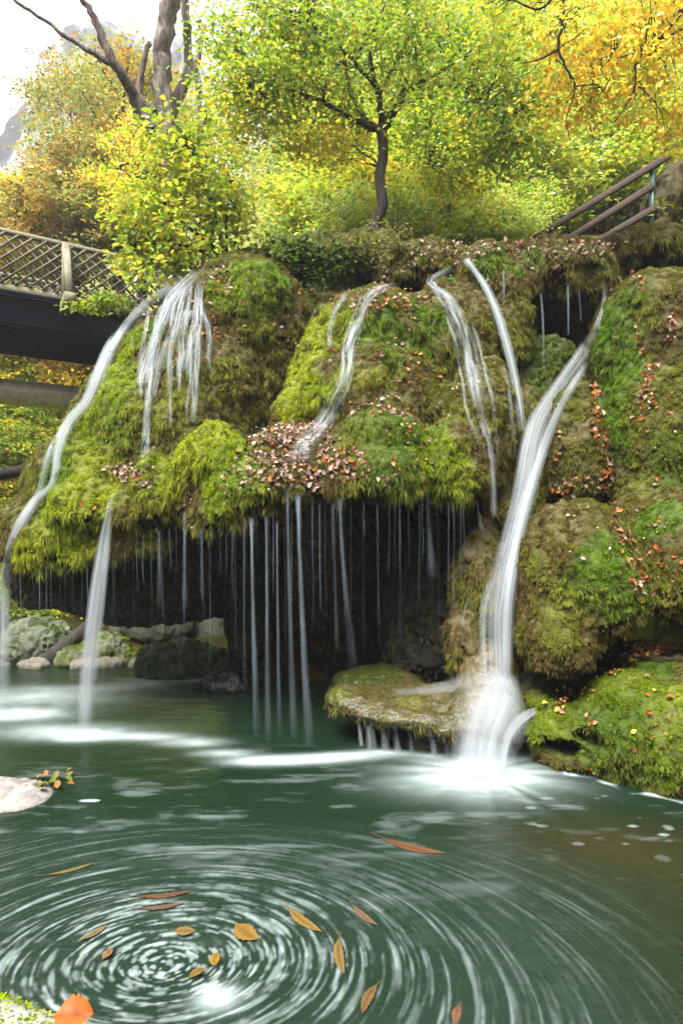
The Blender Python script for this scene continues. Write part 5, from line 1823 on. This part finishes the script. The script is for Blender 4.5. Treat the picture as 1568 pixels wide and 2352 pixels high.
# ------------------------------------------------------------------ single leaves
def big_leaf(name, label, p, nrm, d, size, colr, aspect=.6, curl=.25, bend=0.0, cat="leaf", group=None):
    """One leaf with a toothed outline, midrib fold and curl."""
    n = 19
    t = np.linspace(-0.24, 1, n)
    tp = np.clip(t, 0, 1)
    w = np.sin(np.pi * tp ** 0.85) ** 0.8 * aspect * 0.5 * (1 + .10 * np.sin(tp * 40) + .12 * (RNG.random(n) - .5))
    w = np.where(t <= 0.02, 0.012, w)
    nrm = np.asarray(nrm, float) / np.linalg.norm(nrm)
    d = np.asarray(d, float)
    d = d - (d @ nrm) * nrm
    d /= np.linalg.norm(d)
    s = np.cross(d, nrm)
    rows = []
    for x in (-1, -.5, 0, .5, 1):
        y = x * w
        off = d[None] * t[:, None] + s[None] * (y + bend * (t - .5) ** 2)[:, None] + nrm[None] * (curl * (abs(x) ** 1.5) * w + .10 * curl * np.sin(t * 5 + x * 2))[:, None]
        rows.append(off * size)
    v = np.stack(rows, 1).reshape(-1, 3)
    v = v - v.mean(0)
    q = np.array([(i * 5 + j, i * 5 + j + 1, i * 5 + j + 6, i * 5 + j + 5) for i in range(n - 1) for j in range(4)])
    c = np.asarray(colr)[None] * (.6 + .6 * fbm(v, 60.0, 7, 3)[:, None])
    c[2::5] *= 0.6
    o = link(name, mesh_np(name, v, q, M_LITTER, c))
    o.location = p
    return tag(o, label, cat, group)


big_leaf("fallen_leaf", "curled orange leaf lying on the pale stone in the bottom left corner", W(160, 2330, 1.98), (0.1, -.45, .9), (1, .1, 0), .13, (.40, .10, .02), .75, .5)
g0 = G(112, 1806)
_m = 26
_p = np.stack([g0[0] + RNG.normal(size=_m) * .10, g0[1] + RNG.normal(size=_m) * .09, .03 + .03 * RNG.random(_m)], 1)
_n = RNG.normal(size=(_m, 3)) * .3 + np.array([0, 0, 1])
_n /= np.linalg.norm(_n, axis=1)[:, None]
o = leaf_mesh("leaf_litter", _p, _n, .05 + .04 * RNG.random(_m), np.array([(.22, .10, .03), (.14, .11, .03), (.10, .12, .02)])[RNG.integers(0, 3, _m)], M_LITTER)
o["kind"] = "stuff"
o["label"] = "sodden brown leaves washed against the tip of the whitish flat stone"
o["category"] = "leaves"
FL = [(560, 2140, 80, 30, (.62, .36, .08), "broad amber leaf floating above the eddy centre"), (495, 2203, 42, 36, (.70, .42, .05), "bright yellow leaf floating just right of the eddy centre"),
      (690, 2110, 120, 14, (.58, .36, .09), "long amber leaf blade floating at the upper right of the eddy"), (780, 2190, 110, 14, (.5, .32, .10), "amber leaf blade floating end on at the right of the eddy"),
      (930, 1942, 160, 14, (.38, .17, .07), "long rust brown leaf drifting in the middle of the pool"), (365, 2058, 130, 8, (.36, .16, .08), "thin rust red leaf drifting at the top of the eddy"),
      (360, 2085, 110, 7, (.40, .22, .15), "thin dull pink leaf drifting below the rust red one"), (420, 2140, 50, 16, (.52, .34, .10), "short amber leaf floating left of the broad amber one"),
      (455, 2235, 42, 12, (.5, .30, .08), "small amber leaf floating beside the yellow leaf at the eddy centre"), (210, 2148, 70, 9, (.5, .34, .14), "slim tan leaf floating at the left of the eddy"),
      (245, 2195, 40, 10, (.55, .33, .12), "short tan leaf floating left of the eddy centre"), (830, 2100, 90, 10, (.42, .26, .15), "dull brown leaf drifting right of the long amber blade"),
      (850, 2290, 90, 14, (.42, .24, .09), "brown leaf drifting near the lower right of the eddy"), (1050, 2330, 60, 12, (.45, .22, .12), "pinkish brown leaf at the bottom edge right of the eddy"), (150, 2002, 110, 6, (.45, .36, .10), "straw coloured blade drifting at the left above the eddy")]
for (u, v, Lp, wp, c, lab) in FL:
    g = G(u, v)
    vx, vy, _ = flow(np.array([g[0]]), np.array([g[1]]))
    d = np.array([vx[0], vy[0], 0])
    L_ = Lp / FPX * g[1] * 0.92
    asp = max(.07, min(.6, (wp / FPX * g[1] * 1.7) / L_))
    c = tuple(0.32 * np.array(c))
    big_leaf("floating_leaf", lab, g + np.array([0, 0, .008]), (0, 0, 1), d, L_, c, asp, .05, -.25, "leaf", "leaves floating in the pool")

# ------------------------------------------------------------------ the damp air of the gorge
def haze_box(lo, hi, dens):
    v = np.array([(x, y, z) for x in (lo[0], hi[0]) for y in (lo[1], hi[1]) for z in (lo[2], hi[2])], float)
    q = np.array([(0, 1, 3, 2), (4, 6, 7, 5), (0, 4, 5, 1), (2, 3, 7, 6), (0, 2, 6, 4), (1, 5, 7, 3)])
    m, nt, out = new_mat("haze")
    p = nt.nodes.new("ShaderNodeVolumePrincipled")
    p.inputs["Color"].default_value = (0.95, 0.97, 1.0, 1)
    p.inputs["Density"].default_value = dens
    p.inputs["Anisotropy"].default_value = 0.2
    nt.links.new(p.outputs[0], out.inputs["Volume"])
    o = link("haze", mesh_np("haze", v, q, m, smooth=False))
    o["kind"] = "stuff"
    o["label"] = "pale mist hanging in the gorge"
    o["category"] = "haze"


haze_box((-165, -65, -3), (165, 225, 112), 0.0014)
